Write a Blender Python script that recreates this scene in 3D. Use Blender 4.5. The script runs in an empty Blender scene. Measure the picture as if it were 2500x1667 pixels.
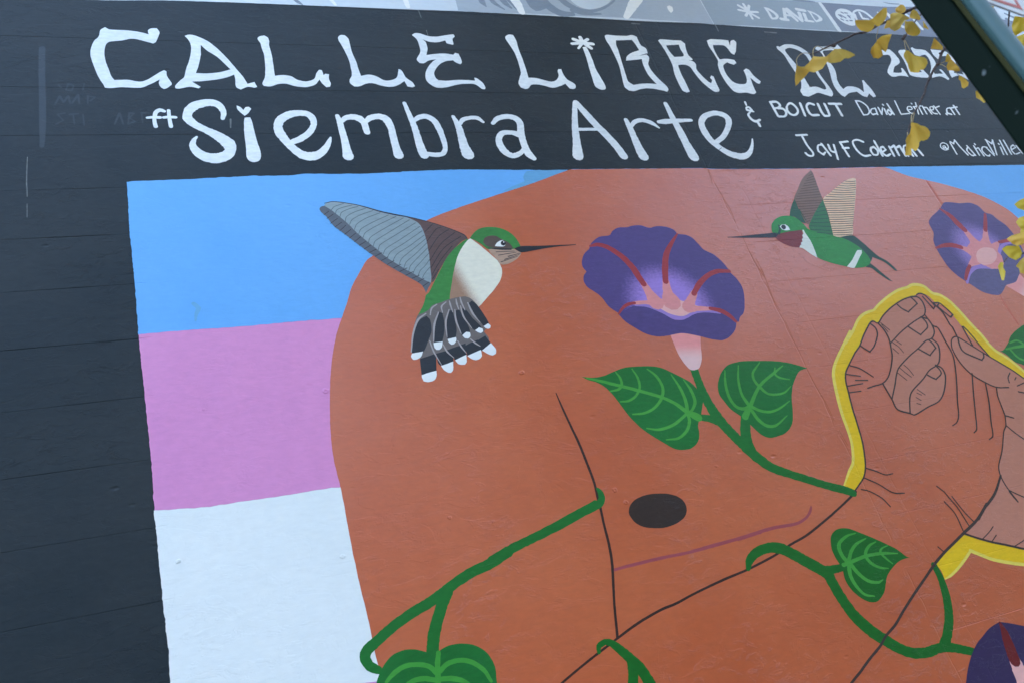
import bpy, bmesh, math, random
from mathutils import Vector, Matrix, noise
from mathutils.geometry import tessellate_polygon

random.seed(7)
sc = bpy.context.scene
col = sc.collection

# ------------------------------------------------------------------ camera, sky, sun, exposure
cam_data = bpy.data.cameras.new('camera')
cam = bpy.data.objects.new('camera', cam_data)
col.objects.link(cam)
CAMLOC = Vector((0.0, -2.3600, 1.6000))
CAMR = Matrix([[0.9266112, 0.0977834, -0.3630841], [-0.2643547, -0.5172866, -0.8139602], [-0.2674104, 0.8502076, -0.453474]])
cam.matrix_world = Matrix.Translation(CAMLOC) @ CAMR.to_4x4()
cam_data.sensor_width = 36.0
cam_data.lens = 29.0592
cam_data.clip_start = 0.05
cam_data.clip_end = 500.0
cam_data.dof.use_dof = True
cam_data.dof.focus_distance = 2.75
cam_data.dof.aperture_fstop = 8.0
sc.camera = cam

SUN_ELEV, SUN_AZ = 30.0, 350.0          # azimuth: degrees clockwise from +Y; the hazy sun stands behind the wall, the mural is in open shade
world = bpy.data.worlds.new('World')
sc.world = world
world.use_nodes = True
wn = world.node_tree
bg = wn.nodes['Background']
sky = wn.nodes.new('ShaderNodeTexSky')
sky.sky_type = 'NISHITA'
sky.sun_disc = False
sky.sun_elevation = math.radians(SUN_ELEV)
sky.sun_rotation = math.radians(SUN_AZ)
sky.air_density = 1.0
sky.dust_density = 3.0
sky.ozone_density = 0.6
wn.links.new(sky.outputs['Color'], bg.inputs['Color'])
bg.inputs['Strength'].default_value = 0.15

sun_data = bpy.data.lights.new('sun', 'SUN')
sun_data.energy = 0.5
sun_data.angle = math.radians(25)
sun_data.color = (1.0, 0.97, 0.93)
sun = bpy.data.objects.new('sun', sun_data)
col.objects.link(sun)
a, e = math.radians(SUN_AZ), math.radians(SUN_ELEV)
sd = Vector((math.sin(a) * math.cos(e), math.cos(a) * math.cos(e), math.sin(e)))
sun.location = sd * 20
sun.rotation_euler = sd.to_track_quat('Z', 'Y').to_euler()

sc.view_settings.view_transform = 'Standard'
sc.view_settings.look = 'None'
sc.view_settings.gamma = 1.0
sc.view_settings.use_curve_mapping = False
sc.view_settings.exposure = 3.8

# ------------------------------------------------------------------ small helpers
def lin(c):
    return tuple((v / 255 / 12.92) if v <= 10 else ((v / 255 + 0.055) / 1.055) ** 2.4 for v in c)

def link(name, mesh, parent=None, label=None, kind=None):
    o = bpy.data.objects.new(name, mesh)
    col.objects.link(o)
    if parent: o.parent = parent
    if label: o['label'] = label
    if kind: o['kind'] = kind
    return o

def thing(name, label, cat, loc=(0, 0, 0), group=None):
    o = bpy.data.objects.new(name, None)
    o.empty_display_size = 0.2
    col.objects.link(o)
    o.location = loc
    o['label'] = label
    o['category'] = cat
    if group: o['group'] = group
    return o

def bm_obj(name, bm, mat, parent=None, label=None, kind=None, smooth=False):
    me = bpy.data.meshes.new(name)
    if parent is not None:
        off = Vector(); q = parent
        while q is not None: off += q.location; q = q.parent
        bmesh.ops.translate(bm, verts=bm.verts, vec=-off)
    bm.to_mesh(me); bm.free()
    me.materials.append(mat)
    if smooth: me.shade_smooth()
    return link(name, me, parent, label, kind)

# ------------------------------------------------------------------ materials
def relief_group():
    """height of the plastered block wall in metres, shared by every paint so that the texture runs through"""
    g = bpy.data.node_groups.new('wall_relief', 'ShaderNodeTree')
    g.interface.new_socket('Height', in_out='OUTPUT', socket_type='NodeSocketFloat')
    g.interface.new_socket('Patch', in_out='OUTPUT', socket_type='NodeSocketFloat')
    g.interface.new_socket('Grit', in_out='OUTPUT', socket_type='NodeSocketFloat')
    N, K = g.nodes, g.links
    out = N.new('NodeGroupOutput')
    geo = N.new('ShaderNodeNewGeometry')
    def mapped(scale):
        m = N.new('ShaderNodeMapping'); m.inputs['Scale'].default_value = scale
        K.new(geo.outputs['Position'], m.inputs['Vector']); return m.outputs[0]
    def nz(vec, s, d=4, r=.55, dist=0.0):
        n = N.new('ShaderNodeTexNoise'); n.inputs['Scale'].default_value = s; n.inputs['Detail'].default_value = d
        n.inputs['Roughness'].default_value = r; n.inputs['Distortion'].default_value = dist
        K.new(vec, n.inputs['Vector']); return n.outputs['Fac']
    def math_(op, x, y=None, z=None):
        m = N.new('ShaderNodeMath'); m.operation = op
        for i, v in enumerate((x, y, z)):
            if v is None: continue
            if isinstance(v, (int, float)): m.inputs[i].default_value = v
            else: K.new(v, m.inputs[i])
        return m.outputs[0]
    def ramp(v, lo, hi):
        m = N.new('ShaderNodeMapRange'); m.inputs['From Min'].default_value = lo; m.inputs['From Max'].default_value = hi
        m.interpolation_type = 'SMOOTHSTEP'
        K.new(v, m.inputs['Value']); return m.outputs[0]
    flat = mapped((1, 1, 1)); wide = mapped((1, 1, 1.9)); trow = mapped((9, 9, 30))
    und = nz(flat, 3.0, 2)
    lump = nz(wide, 14, 5, .6)
    grit = nz(flat, 170, 3, .6)
    trowel = nz(trow, 2.2, 4, .6)
    flake = ramp(nz(wide, 5.5, 9, .66, .6), .49, .512)
    mask = ramp(nz(flat, 1.7, 3), .46, .62)
    flake2 = ramp(nz(wide, 13, 8, .68, .9), .545, .565)
    vor = N.new('ShaderNodeTexVoronoi'); vor.inputs['Scale'].default_value = 7; vor.inputs['Randomness'].default_value = 1
    K.new(wide, vor.inputs['Vector'])
    pock = math_('SUBTRACT', 1.0, ramp(vor.outputs['Distance'], .02, .11))
    pock = math_('MULTIPLY', pock, ramp(nz(flat, 2.3, 2), .5, .6))
    sep = N.new('ShaderNodeSeparateXYZ'); K.new(geo.outputs['Position'], sep.inputs[0])
    wob = math_('MULTIPLY_ADD', nz(flat, 9, 4), .03, sep.outputs['X'])
    seam = None
    for xs, dep in ((2.224, 1.0), (2.352, .45), (3.446, .9), (4.67, .8)):
        d = math_('ABSOLUTE', math_('SUBTRACT', wob, xs))
        s = math_('MULTIPLY', math_('SUBTRACT', 1.0, ramp(d, .0, .004)), dep)
        seam = s if seam is None else math_('ADD', seam, s)
    seam = math_('MULTIPLY', seam, ramp(nz(flat, 6, 3), .38, .5))
    near = math_('SUBTRACT', 1.0, ramp(math_('ABSOLUTE', math_('SUBTRACT', sep.outputs['X'], 2.28)), .05, .4))
    rough = math_('MULTIPLY', math_('ADD', mask, near), flake2)
    h = math_('MULTIPLY', und, .004)
    h = math_('MULTIPLY_ADD', lump, .0009, h)
    h = math_('MULTIPLY_ADD', grit, .0001, h)
    h = math_('MULTIPLY_ADD', trowel, .00012, h)
    h = math_('MULTIPLY_ADD', flake, .00025, h)
    h = math_('MULTIPLY_ADD', rough, .0007, h)
    h = math_('MULTIPLY_ADD', pock, -.002, h)
    h = math_('MULTIPLY_ADD', seam, -.0012, h)
    K.new(h, out.inputs['Height'])
    K.new(nz(flat, 1.3, 5, .6, .4), out.inputs['Patch'])
    K.new(math_('MULTIPLY_ADD', trowel, .6, math_('MULTIPLY', nz(wide, 45, 3), .4)), out.inputs['Grit'])
    return g
RELIEF = relief_group()
E_REF = (0.73, 0.92, 1.24)      # how bright, per channel, the photograph shows a white surface: divides photo colours into base colours
MATS = {}
def base(nm):
    m = bpy.data.materials.new(nm); m.use_nodes = True
    return m, m.node_tree.nodes, m.node_tree.links, m.node_tree.nodes['Principled BSDF']

def paint(nm, photo, rough=.5, var=.10, second=None, grad=None, spec=.28, bump=1.0, sub=0.0):
    """wall paint; grad = ('r', x, z, r0, r1) or ('l', x0, z0, x1, z1): two colours blended by the painter's brush"""
    m, N, K, P = base(nm)
    def alb(c): return tuple(min(.88, max(.004, (v - sub) / e)) for v, e in zip(lin(c), E_REF)) + (1,)
    g = N.new('ShaderNodeGroup'); g.node_tree = RELIEF
    mix = N.new('ShaderNodeMix'); mix.data_type = 'RGBA'
    mix.inputs['A'].default_value = alb(photo)
    mix.inputs['B'].default_value = alb(second) if second else alb(photo)
    if grad:
        geo = N.new('ShaderNodeNewGeometry')
        nz = N.new('ShaderNodeTexNoise'); nz.inputs['Scale'].default_value = 60; nz.inputs['Detail'].default_value = 3
        mr = N.new('ShaderNodeMapRange')
        mr.interpolation_type = 'SMOOTHSTEP'
        if grad[0] == 'r':
            vd = N.new('ShaderNodeVectorMath'); vd.operation = 'DISTANCE'
            vd.inputs[1].default_value = (grad[1], -.005, grad[2]); K.new(geo.outputs['Position'], vd.inputs[0]); val = vd.outputs['Value']
            lo, hi = grad[3], grad[4]
        else:
            d = Vector((grad[3] - grad[1], 0, grad[4] - grad[2])); L = d.length; d /= L
            vd = N.new('ShaderNodeVectorMath'); vd.operation = 'DOT_PRODUCT'; vd.inputs[1].default_value = d
            K.new(geo.outputs['Position'], vd.inputs[0]); val = vd.outputs['Value']
            lo = Vector((grad[1], 0, grad[2])).dot(d); hi = lo + L
        ma = N.new('ShaderNodeMath'); ma.operation = 'MULTIPLY_ADD'; ma.inputs[1].default_value = .07 if grad[0] == 'r' else .03
        K.new(nz.outputs['Fac'], ma.inputs[0]); K.new(val, ma.inputs[2])
        off = .035 if grad[0] == 'r' else .015
        mr.inputs['From Min'].default_value = lo + off; mr.inputs['From Max'].default_value = hi + off
        K.new(ma.outputs[0], mr.inputs['Value'])
        K.new(mr.outputs[0], mix.inputs['Factor'])
    elif second:
        mr = N.new('ShaderNodeMapRange'); mr.inputs['From Min'].default_value = .35; mr.inputs['From Max'].default_value = .68
        K.new(g.outputs['Patch'], mr.inputs['Value']); K.new(mr.outputs[0], mix.inputs['Factor'])
    else:
        mix.inputs['Factor'].default_value = 0
    hs = N.new('ShaderNodeHueSaturation')
    mr2 = N.new('ShaderNodeMapRange'); mr2.inputs['From Min'].default_value = .3; mr2.inputs['From Max'].default_value = .7
    mr2.inputs['To Min'].default_value = 1 - var; mr2.inputs['To Max'].default_value = 1 + var
    K.new(g.outputs['Grit'], mr2.inputs['Value'])
    K.new(mr2.outputs[0], hs.inputs['Value'])
    K.new(mix.outputs['Result'], hs.inputs['Color'])
    K.new(hs.outputs['Color'], P.inputs['Base Color'])
    P.inputs['Roughness'].default_value = rough
    P.inputs['Specular IOR Level'].default_value = spec
    b = N.new('ShaderNodeBump'); b.inputs['Strength'].default_value = .6 * bump; b.inputs['Distance'].default_value = 1.0
    K.new(g.outputs['Height'], b.inputs['Height']); K.new(b.outputs['Normal'], P.inputs['Normal'])
    MATS[nm] = m
    return m

paint('dark_wall', (45, 54, 61), .6, .16, second=(52, 60, 66), spec=.2, sub=.014, bump=1.8)
paint('dark_faded', (48, 57, 64), .5, .1, sub=.014, spec=.3)
paint('drip_grey', (88, 100, 108), .6, .4)
paint('blue', (96, 172, 252), .55, .05, second=(88, 166, 246))
paint('pink', (200, 144, 208), .55, .06, second=(192, 136, 202))
paint('white', (214, 236, 250), .55, .04, second=(204, 228, 246))
paint('terracotta', (166, 78, 25), .40, .08, second=(176, 92, 46), spec=.9, bump=1.3)
paint('pale_grey', (186, 212, 238), .55, .05, second=(172, 200, 230))
paint('mid_grey', (150, 175, 202), .55, .06, second=(140, 165, 194))
paint('slate_grey', (112, 134, 160), .55, .2)
paint('slate2', (106, 130, 158), .55, .1, second=(122, 146, 172))
paint('pale_white', (208, 230, 250), .55, .06)
paint('panel_grey', (134, 160, 186), .55, .05)
paint('panel_dark', (108, 126, 154), .55, .05)
paint('sig_white', (198, 222, 246), .55, .06)
paint('letter_white', (230, 245, 252), .5, .14, second=(190, 214, 238), bump=.7)
paint('bright_white', (225, 244, 252), .5, .03, bump=.7)
paint('charcoal', (54, 48, 46), .45, .15, sub=.008)
paint('black', (42, 48, 56), .45, .12, sub=.008)
paint('mauve', (142, 72, 86), .55, .08)
paint('line_brown', (52, 42, 40), .5, .15, sub=.006)
paint('line_dark', (60, 54, 54), .5, .15, sub=.006)
paint('vine_green', (22, 112, 48), .5, .15, second=(16, 102, 36))
paint('vine_deep', (8, 96, 24), .5, .15, second=(12, 100, 32))
paint('leaf_green', (20, 112, 50), .5, .14, second=(14, 100, 38))
paint('leaf_deep', (8, 94, 22), .5, .14, second=(10, 100, 30))
paint('vein_green', (66, 158, 66), .5, .1, second=(52, 144, 54))
paint('petal1', (144, 126, 222), .5, .1, second=(74, 66, 134), grad=('r', 1.735, 3.0, .10, .215))
paint('petal2', (138, 124, 208), .5, .1, second=(76, 70, 132), grad=('r', 3.50, 3.125, .085, .20))
paint('petal3', (104, 100, 190), .5, .1, second=(46, 38, 84), grad=('r', 2.62, 1.27, .14, .27))
paint('petal_dark', (68, 60, 126), .5, .16, second=(76, 68, 134))
paint('petal_dark2', (80, 80, 132), .5, .16, second=(86, 88, 140))
paint('lavender', (138, 122, 208), .5, .05)
paint('throat_pink', (212, 172, 182), .5, .05)
paint('rose_pink', (202, 142, 154), .5, .07)
paint('vein_red', (146, 54, 66), .5, .12)
paint('vein_deep', (98, 24, 28), .5, .12)
paint('tube_pink', (212, 146, 156), .5, .05, second=(212, 188, 202), grad=('l', 1.736, 2.826, 1.728, 2.758))
paint('tube_pink2', (208, 152, 162), .5, .05, second=(206, 186, 198), grad=('l', 3.581, 2.926, 3.616, 2.868))
paint('bird_green', (56, 140, 70), .5, .2, second=(48, 116, 64))
paint('bird_green2', (42, 142, 70), .5, .14, second=(40, 118, 68))
paint('breast_blend', (146, 124, 110), .5, .08, second=(222, 225, 224), grad=('l', .90, 3.21, .965, 3.225))
paint('wing_grey', (132, 160, 178), .5, .12, second=(120, 148, 168))
paint('wing_dark', (84, 98, 116), .5, .1)
paint('wing_brown', (86, 74, 78), .5, .12)
paint('wing_taupe', (116, 100, 94), .5, .12)
paint('wing_cream', (210, 194, 176), .5, .12)
paint('wing_green', (42, 112, 72), .5, .1)
paint('wing_green_dark', (34, 84, 66), .5, .1)
paint('barb', (78, 100, 118), .5, .1)
paint('barb_dark', (50, 52, 62), .5, .1, sub=.006)
paint('barb_brown', (82, 68, 60), .5, .1)
paint('throat_tan', (164, 148, 138), .5, .14)
paint('throat_red', (116, 50, 58), .5, .1)
paint('breast_white', (214, 234, 242), .5, .06, second=(176, 208, 218))
paint('tail_teal', (34, 72, 66), .5, .14)
paint('cheek', (82, 76, 74), .5, .16)
paint('tail_grey', (100, 102, 108), .5, .1)
paint('feather_dark', (46, 54, 64), .5, .14, sub=.008)
paint('shaft_grey', (152, 158, 170), .5, .1)
paint('yellow_paint', (216, 192, 10), .55, .08, second=(208, 182, 8))
paint('yellow_pale', (218, 208, 100), .5, .08)
paint('seam_brown', (154, 84, 52), .5, .2)
paint('seam_red', (172, 86, 66), .5, .2)
paint('teal_smudge', (92, 164, 226), .5, .08)
paint('skin_light', (170, 120, 104), .5, .06, second=(174, 126, 114))

def simple(nm, c, rough=.6, noise_scale=None, c2=None, bump=0.0, metal=0.0, spec=.5):
    m, N, K, P = base(nm)
    P.inputs['Base Color'].default_value = c + (1,)
    P.inputs['Roughness'].default_value = rough
    P.inputs['Metallic'].default_value = metal
    P.inputs['Specular IOR Level'].default_value = spec
    if noise_scale:
        tc = N.new('ShaderNodeNewGeometry')
        n = N.new('ShaderNodeTexNoise'); n.inputs['Scale'].default_value = noise_scale; n.inputs['Detail'].default_value = 6
        K.new(tc.outputs['Position'], n.inputs['Vector'])
        r = N.new('ShaderNodeValToRGB'); r.color_ramp.elements[0].position = .35; r.color_ramp.elements[1].position = .68
        r.color_ramp.elements[0].color = c + (1,); r.color_ramp.elements[1].color = (c2 or c) + (1,)
        K.new(n.outputs['Fac'], r.inputs[0]); K.new(r.outputs[0], P.inputs['Base Color'])
        if bump:
            b = N.new('ShaderNodeBump'); b.inputs['Strength'].default_value = bump; b.inputs['Distance'].default_value = .01
            K.new(n.outputs['Fac'], b.inputs['Height']); K.new(b.outputs['Normal'], P.inputs['Normal'])
    MATS[nm] = m
    return m
simple('asphalt', (.045, .047, .05), .85, 60, (.06, .06, .062), .4)
simple('concrete', (.26, .255, .24), .85, 25, (.33, .32, .3), .3)
simple('kerb_stone', (.3, .29, .27), .8, 30, (.38, .37, .35), .3)
simple('stone_far', (.07, .068, .062), .85, 6, (.10, .098, .09), .3)
simple('stone_trim', (.36, .34, .3), .8, 12, (.42, .4, .36), .2)
simple('window_glass', (.03, .035, .04), .08)
simple('bark', (.075, .05, .04), .85, 140, (.15, .115, .10), .8)
simple('stalk', (.42, .30, .12), .6)
simple('sign_white', (.72, .72, .66), .45, 30, (.66, .66, .6))
simple('sign_red', (.50, .07, .035), .45)
simple('sign_back', (.30, .31, .32), .4, metal=.6)
simple('bolt_steel', (.35, .36, .37), .4, metal=.8)

def post_paint(nm, c, rough):
    m, N, K, P = base(nm)
    g = N.new('ShaderNodeNewGeometry')
    n = N.new('ShaderNodeTexNoise'); n.inputs['Scale'].default_value = 42; n.inputs['Detail'].default_value = 3; n.inputs['Roughness'].default_value = .4
    K.new(g.outputs['Position'], n.inputs['Vector'])
    r = N.new('ShaderNodeValToRGB'); e = r.color_ramp.elements
    e[0].position = .68; e[0].color = c + (1,); e[1].position = .74; e[1].color = (.17, .2, .19, 1)
    n2 = N.new('ShaderNodeTexNoise'); n2.inputs['Scale'].default_value = 9; n2.inputs['Detail'].default_value = 5
    K.new(g.outputs['Position'], n2.inputs['Vector'])
    r2 = N.new('ShaderNodeValToRGB'); e = r2.color_ramp.elements
    e[0].position = .64; e[0].color = (0, 0, 0, 1); e[1].position = .72; e[1].color = (1, 1, 1, 1)
    K.new(n2.outputs['Fac'], r2.inputs[0])
    mx = N.new('ShaderNodeMix'); mx.data_type = 'RGBA'; mx.inputs['B'].default_value = (.11, .035, .016, 1)
    K.new(n.outputs['Fac'], r.inputs[0]); K.new(r.outputs[0], mx.inputs['A']); K.new(r2.outputs[0], mx.inputs['Factor'])
    K.new(mx.outputs['Result'], P.inputs['Base Color'])
    P.inputs['Roughness'].default_value = rough
    P.inputs['Specular IOR Level'].default_value = .3 if nm == 'sky_lit_enamel' else .06
    b = N.new('ShaderNodeBump'); b.inputs['Strength'].default_value = .25; b.inputs['Distance'].default_value = .004
    K.new(n2.outputs['Fac'], b.inputs['Height']); K.new(b.outputs['Normal'], P.inputs['Normal'])
    MATS[nm] = m
post_paint('green_enamel', (.004, .011, .006), .6)
post_paint('leaf_reflection_enamel', (.05, .05, .014), .5)  # post enamel with the yellow leaves' reflection put into its colour
post_paint('sky_lit_enamel', (.065, .13, .122), .36)  # lighter copy of the post enamel, sky light painted into the colour

def leaf_mat(nm, c, c2):
    m, N, K, P = base(nm)
    uv = N.new('ShaderNodeUVMap')
    mp = N.new('ShaderNodeMapping'); mp.inputs['Scale'].default_value = (26, 1.2, 1)
    n = N.new('ShaderNodeTexNoise'); n.inputs['Scale'].default_value = 3; n.inputs['Detail'].default_value = 3
    K.new(uv.outputs[0], mp.inputs[0]); K.new(mp.outputs[0], n.inputs['Vector'])
    g = N.new('ShaderNodeNewGeometry')
    n2 = N.new('ShaderNodeTexNoise'); n2.inputs['Scale'].default_value = 22; n2.inputs['Detail'].default_value = 3
    K.new(g.outputs['Position'], n2.inputs['Vector'])
    ad = N.new('ShaderNodeMath'); ad.operation = 'MULTIPLY_ADD'; ad.inputs[1].default_value = .45
    K.new(n.outputs['Fac'], ad.inputs[0]); K.new(n2.outputs['Fac'], ad.inputs[2])
    r = N.new('ShaderNodeValToRGB'); e = r.color_ramp.elements
    e[0].position = .52; e[0].color = c + (1,); e[1].position = .92; e[1].color = c2 + (1,)
    K.new(ad.outputs[0], r.inputs[0]); K.new(r.outputs[0], P.inputs['Base Color'])
    P.inputs['Roughness'].default_value = .42
    P.inputs['Specular IOR Level'].default_value = .45
    tr = N.new('ShaderNodeBsdfTranslucent'); K.new(r.outputs[0], tr.inputs['Color'])
    b = N.new('ShaderNodeBump'); b.inputs['Strength'].default_value = .35; b.inputs['Distance'].default_value = .0012
    K.new(n.outputs['Fac'], b.inputs['Height']); K.new(b.outputs['Normal'], P.inputs['Normal'])
    ms = N.new('ShaderNodeMixShader'); ms.inputs[0].default_value = .2
    K.new(P.outputs[0], ms.inputs[1]); K.new(tr.outputs[0], ms.inputs[2])
    K.new(ms.outputs[0], N['Material Output'].inputs['Surface'])
    MATS[nm] = m
for i, (c, c2) in enumerate([((.90, .60, .08), (.90, .66, .15)), ((.90, .54, .07), (.88, .60, .13)), ((.90, .54, .05), (.90, .60, .10)),
                             ((.88, .55, .05), (.84, .60, .10)), ((.76, .42, .02), (.70, .46, .05)), ((.86, .60, .03), (.80, .60, .07))]):
    leaf_mat('ginkgo_%d' % i, c, c2)

# ------------------------------------------------------------------ unseen ground and street behind the camera, added for bounce light and reflections
def box(bm, x0, y0, z0, x1, y1, z1):
    vs = [bm.verts.new((x, y, z)) for x in (x0, x1) for y in (y0, y1) for z in (z0, z1)]
    for f in ((0, 1, 3, 2), (4, 6, 7, 5), (0, 4, 5, 1), (2, 3, 7, 6), (0, 2, 6, 4), (1, 5, 7, 3)):
        bm.faces.new([vs[i] for i in f])
    return vs
def boxes(name, mat, bxs, parent=None, kind=None, label=None):
    bm = bmesh.new()
    for b in bxs: box(bm, *b)
    return bm_obj(name, bm, MATS[mat], parent, label, kind)
boxes('pavement', 'concrete', [(-90, -2.9, -.3, 90, .25, 0)], kind='structure')
boxes('kerb', 'kerb_stone', [(-90, -3.1, -.3, 90, -2.903, .004)], kind='structure')
bm = bmesh.new()
bmesh.ops.create_grid(bm, x_segments=2, y_segments=2, size=300)
bmesh.ops.translate(bm, verts=bm.verts, vec=(0, 0, -.14))
bm_obj('road', bm, MATS['asphalt'], kind='structure')
boxes('pavement', 'concrete', [(-90, -17, -.3, 90, -13.5, 0)], kind='structure')
bld = thing('added_building', 'unseen long dark stone building added across the street for reflections in the wall', 'building', (0, -17, 0))  # not in view, added so the lower wall reflects something dark
boxes('wall', 'stone_far', [(-90, -25, -.2, 90, -17.01, 11.2)], bld)
boxes('cornice', 'stone_trim', [(-90.2, -25.2, 11.2, 90.2, -16.7, 11.8)], bld)
for fl in range(4):
    for k in range(-10, 11):
        x = k * 4.0; z = .9 + fl * 2.65
        w = boxes('window', 'window_glass', [(x - .55, -17.05, z, x + .55, -16.99, z + 1.5)], bld)
        boxes('sill', 'stone_trim', [(x - .7, -17.06, z - .12, x + .7, -16.93, z)], w)
        boxes('lintel', 'stone_trim', [(x - .65, -17.06, z + 1.5, x + .65, -16.95, z + 1.65)], w)

# ------------------------------------------------------------------ the painted block wall
JOINTS = [0.4205, 0.6239, 0.8273, 1.0308, 1.2342, 1.4376, 1.6411, 1.8445, 2.0479, 2.2514, 2.4543, 2.6573, 2.8602, 3.062, 3.2662, 3.4668, 3.6662, 3.9081, 4.1394, 4.4013, 4.6444, 4.8804, 5.1164, 5.3524]
HALF, DEPTH = .0015, .0008
def joint_mask(x, z):
    if z > 3.72: return .6                     # dark lettering band: joints show along its whole length
    if x < -.106: return max(.1, .62 + 1.1 * noise.noise(Vector((x * 9, z * 5, 2.5))))                     # dark strip left of the mural
    if x > 2.268: return .9                     # right of the first seam
    return 0.0                                  # smooth plaster coat in between
XM = [-.112, -.100, 2.262, 2.274]
def relief_y(x, z):
    for zj in JOINTS:
        d = abs(z - zj)
        if d < HALF: return DEPTH * joint_mask(x, zj) * (1 - d / HALF)
    return 0.0

wall = thing('mural_wall', 'tall plastered block wall with dark paint, white lettering and a colourful mural', 'wall', (0, 0, 0))
X0, X1, ZT = -7.0, 12.0, 6.4
zs = [0.0] + [z for z in JOINTS if z > .05]
z = zs[-1]
while z + .2032 < ZT: z += .2032; zs.append(z)
zs.append(ZT)
JOINTS = zs[1:-1]
xb = [X0, -3.0] + [-.9 + .06 * k for k in range(13)] + XM + [5.0, X1]
for i in range(len(zs) - 1):
    z0, z1 = zs[i], zs[i + 1]
    bm = bmesh.new()
    cols = []
    for x in xb:
        lo = DEPTH * joint_mask(x, z0) if i else 0; hi = DEPTH * joint_mask(x, z1) if i < len(zs) - 2 else 0
        prof = [(.24, z0 + .0003), (lo, z0 + .0003), (0, z0 + HALF), (0, z1 - HALF), (hi, z1 - .0003), (.24, z1 - .0003)]
        cols.append([bm.verts.new((x, y, zz)) for y, zz in prof])
    for a, b in zip(cols, cols[1:]):
        for j in range(6):
            k = (j + 1) % 6
            bm.faces.new((a[j], b[j], b[k], a[k]))
    bm.faces.new(cols[0]); bm.faces.new(cols[-1][::-1])
    bmesh.ops.recalc_face_normals(bm, faces=bm.faces)
    bm_obj('block_course', bm, MATS['dark_wall'], wall)

boxes('added_upper_wall', 'dark_wall', [(X0, .002, ZT + .0005, X1, .24, 17.0)], wall)  # unseen height added to keep the sun off the street opposite
for x0_, x1_, lab in ((-40, X0 - .01, 'unseen plain dark building added left of the mural wall to shape the light'), (X1 + .01, 60, 'unseen plain dark building added right of the mural wall to shape the light')):  # side buildings out of view, added only for light and reflections
    nb = thing('added_neighbour', lab, 'building', ((x0_ + x1_) / 2, .3, 0))
    boxes('wall', 'stone_far', [(x0_, .05, -.1, x1_, 9, 16.4)], nb)
    boxes('cornice', 'stone_trim', [(x0_, -.25, 16.4, x1_, 9, 16.9)], nb)
boxes('roof', 'asphalt', [(X0, .25, 16.5, X1, 9, 16.8)], wall)

def smooth_closed(P, sub=5):
    """Catmull-Rom through the traced points of a brush edge; sharp turns stay sharp"""
    n = len(P); out = []
    corner = []
    for i in range(n):
        a = P[i] - P[i - 1]; b = P[(i + 1) % n] - P[i]
        corner.append(a.length > 0 and b.length > 0 and a.angle(b) > math.radians(52))
    for i in range(n):
        p0, p1, p2, p3 = P[i - 1], P[i], P[(i + 1) % n], P[(i + 2) % n]
        L = (p2 - p1).length
        k = max(1, min(sub, int(L / .006)))
        m1 = (p2 - p1) if corner[i] else (p2 - p0) * .5
        m2 = (p2 - p1) if corner[(i + 1) % n] else (p3 - p1) * .5
        # keep tangents from overshooting on uneven spacing
        if m1.length > L: m1 = m1 * (L / m1.length)
        if m2.length > L: m2 = m2 * (L / m2.length)
        for j in range(k):
            t = j / k; t2 = t * t; t3 = t2 * t
            out.append(p1 * (2 * t3 - 3 * t2 + 1) + m1 * (t3 - 2 * t2 + t) + p2 * (-2 * t3 + 3 * t2) + m2 * (t3 - t2))
    return out

def wobble(p, amp):
    v = Vector((p.x * 38, p.y * 38, 3.1))
    return p + Vector((noise.noise(v), noise.noise(v + Vector((9, 4, 2))))) * amp

def cut_joints(bm):
    lo = min(v.co.z for v in bm.verts); hi = max(v.co.z for v in bm.verts)
    xlo = min(v.co.x for v in bm.verts); xhi = max(v.co.x for v in bm.verts)
    hit = False
    for zj in JOINTS:
        if zj + HALF < lo or zj - HALF > hi: continue
        if zj < 3.72 and xlo > -.1 and xhi < 2.26: continue
        hit = True
        for d in (-HALF, 0, HALF):
            bmesh.ops.bisect_plane(bm, geom=bm.verts[:] + bm.edges[:] + bm.faces[:], dist=1e-6, plane_co=(0, 0, zj + d), plane_no=(0, 0, 1))
    if hit:
        for xm in XM:
            if xlo < xm < xhi:
                bmesh.ops.bisect_plane(bm, geom=bm.verts[:] + bm.edges[:] + bm.faces[:], dist=1e-6, plane_co=(xm, 0, 0), plane_no=(1, 0, 0))
    return hit

def lay(bm, off):
    for v in bm.verts:
        v.co.y += relief_y(v.co.x, v.co.z) - off

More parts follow.
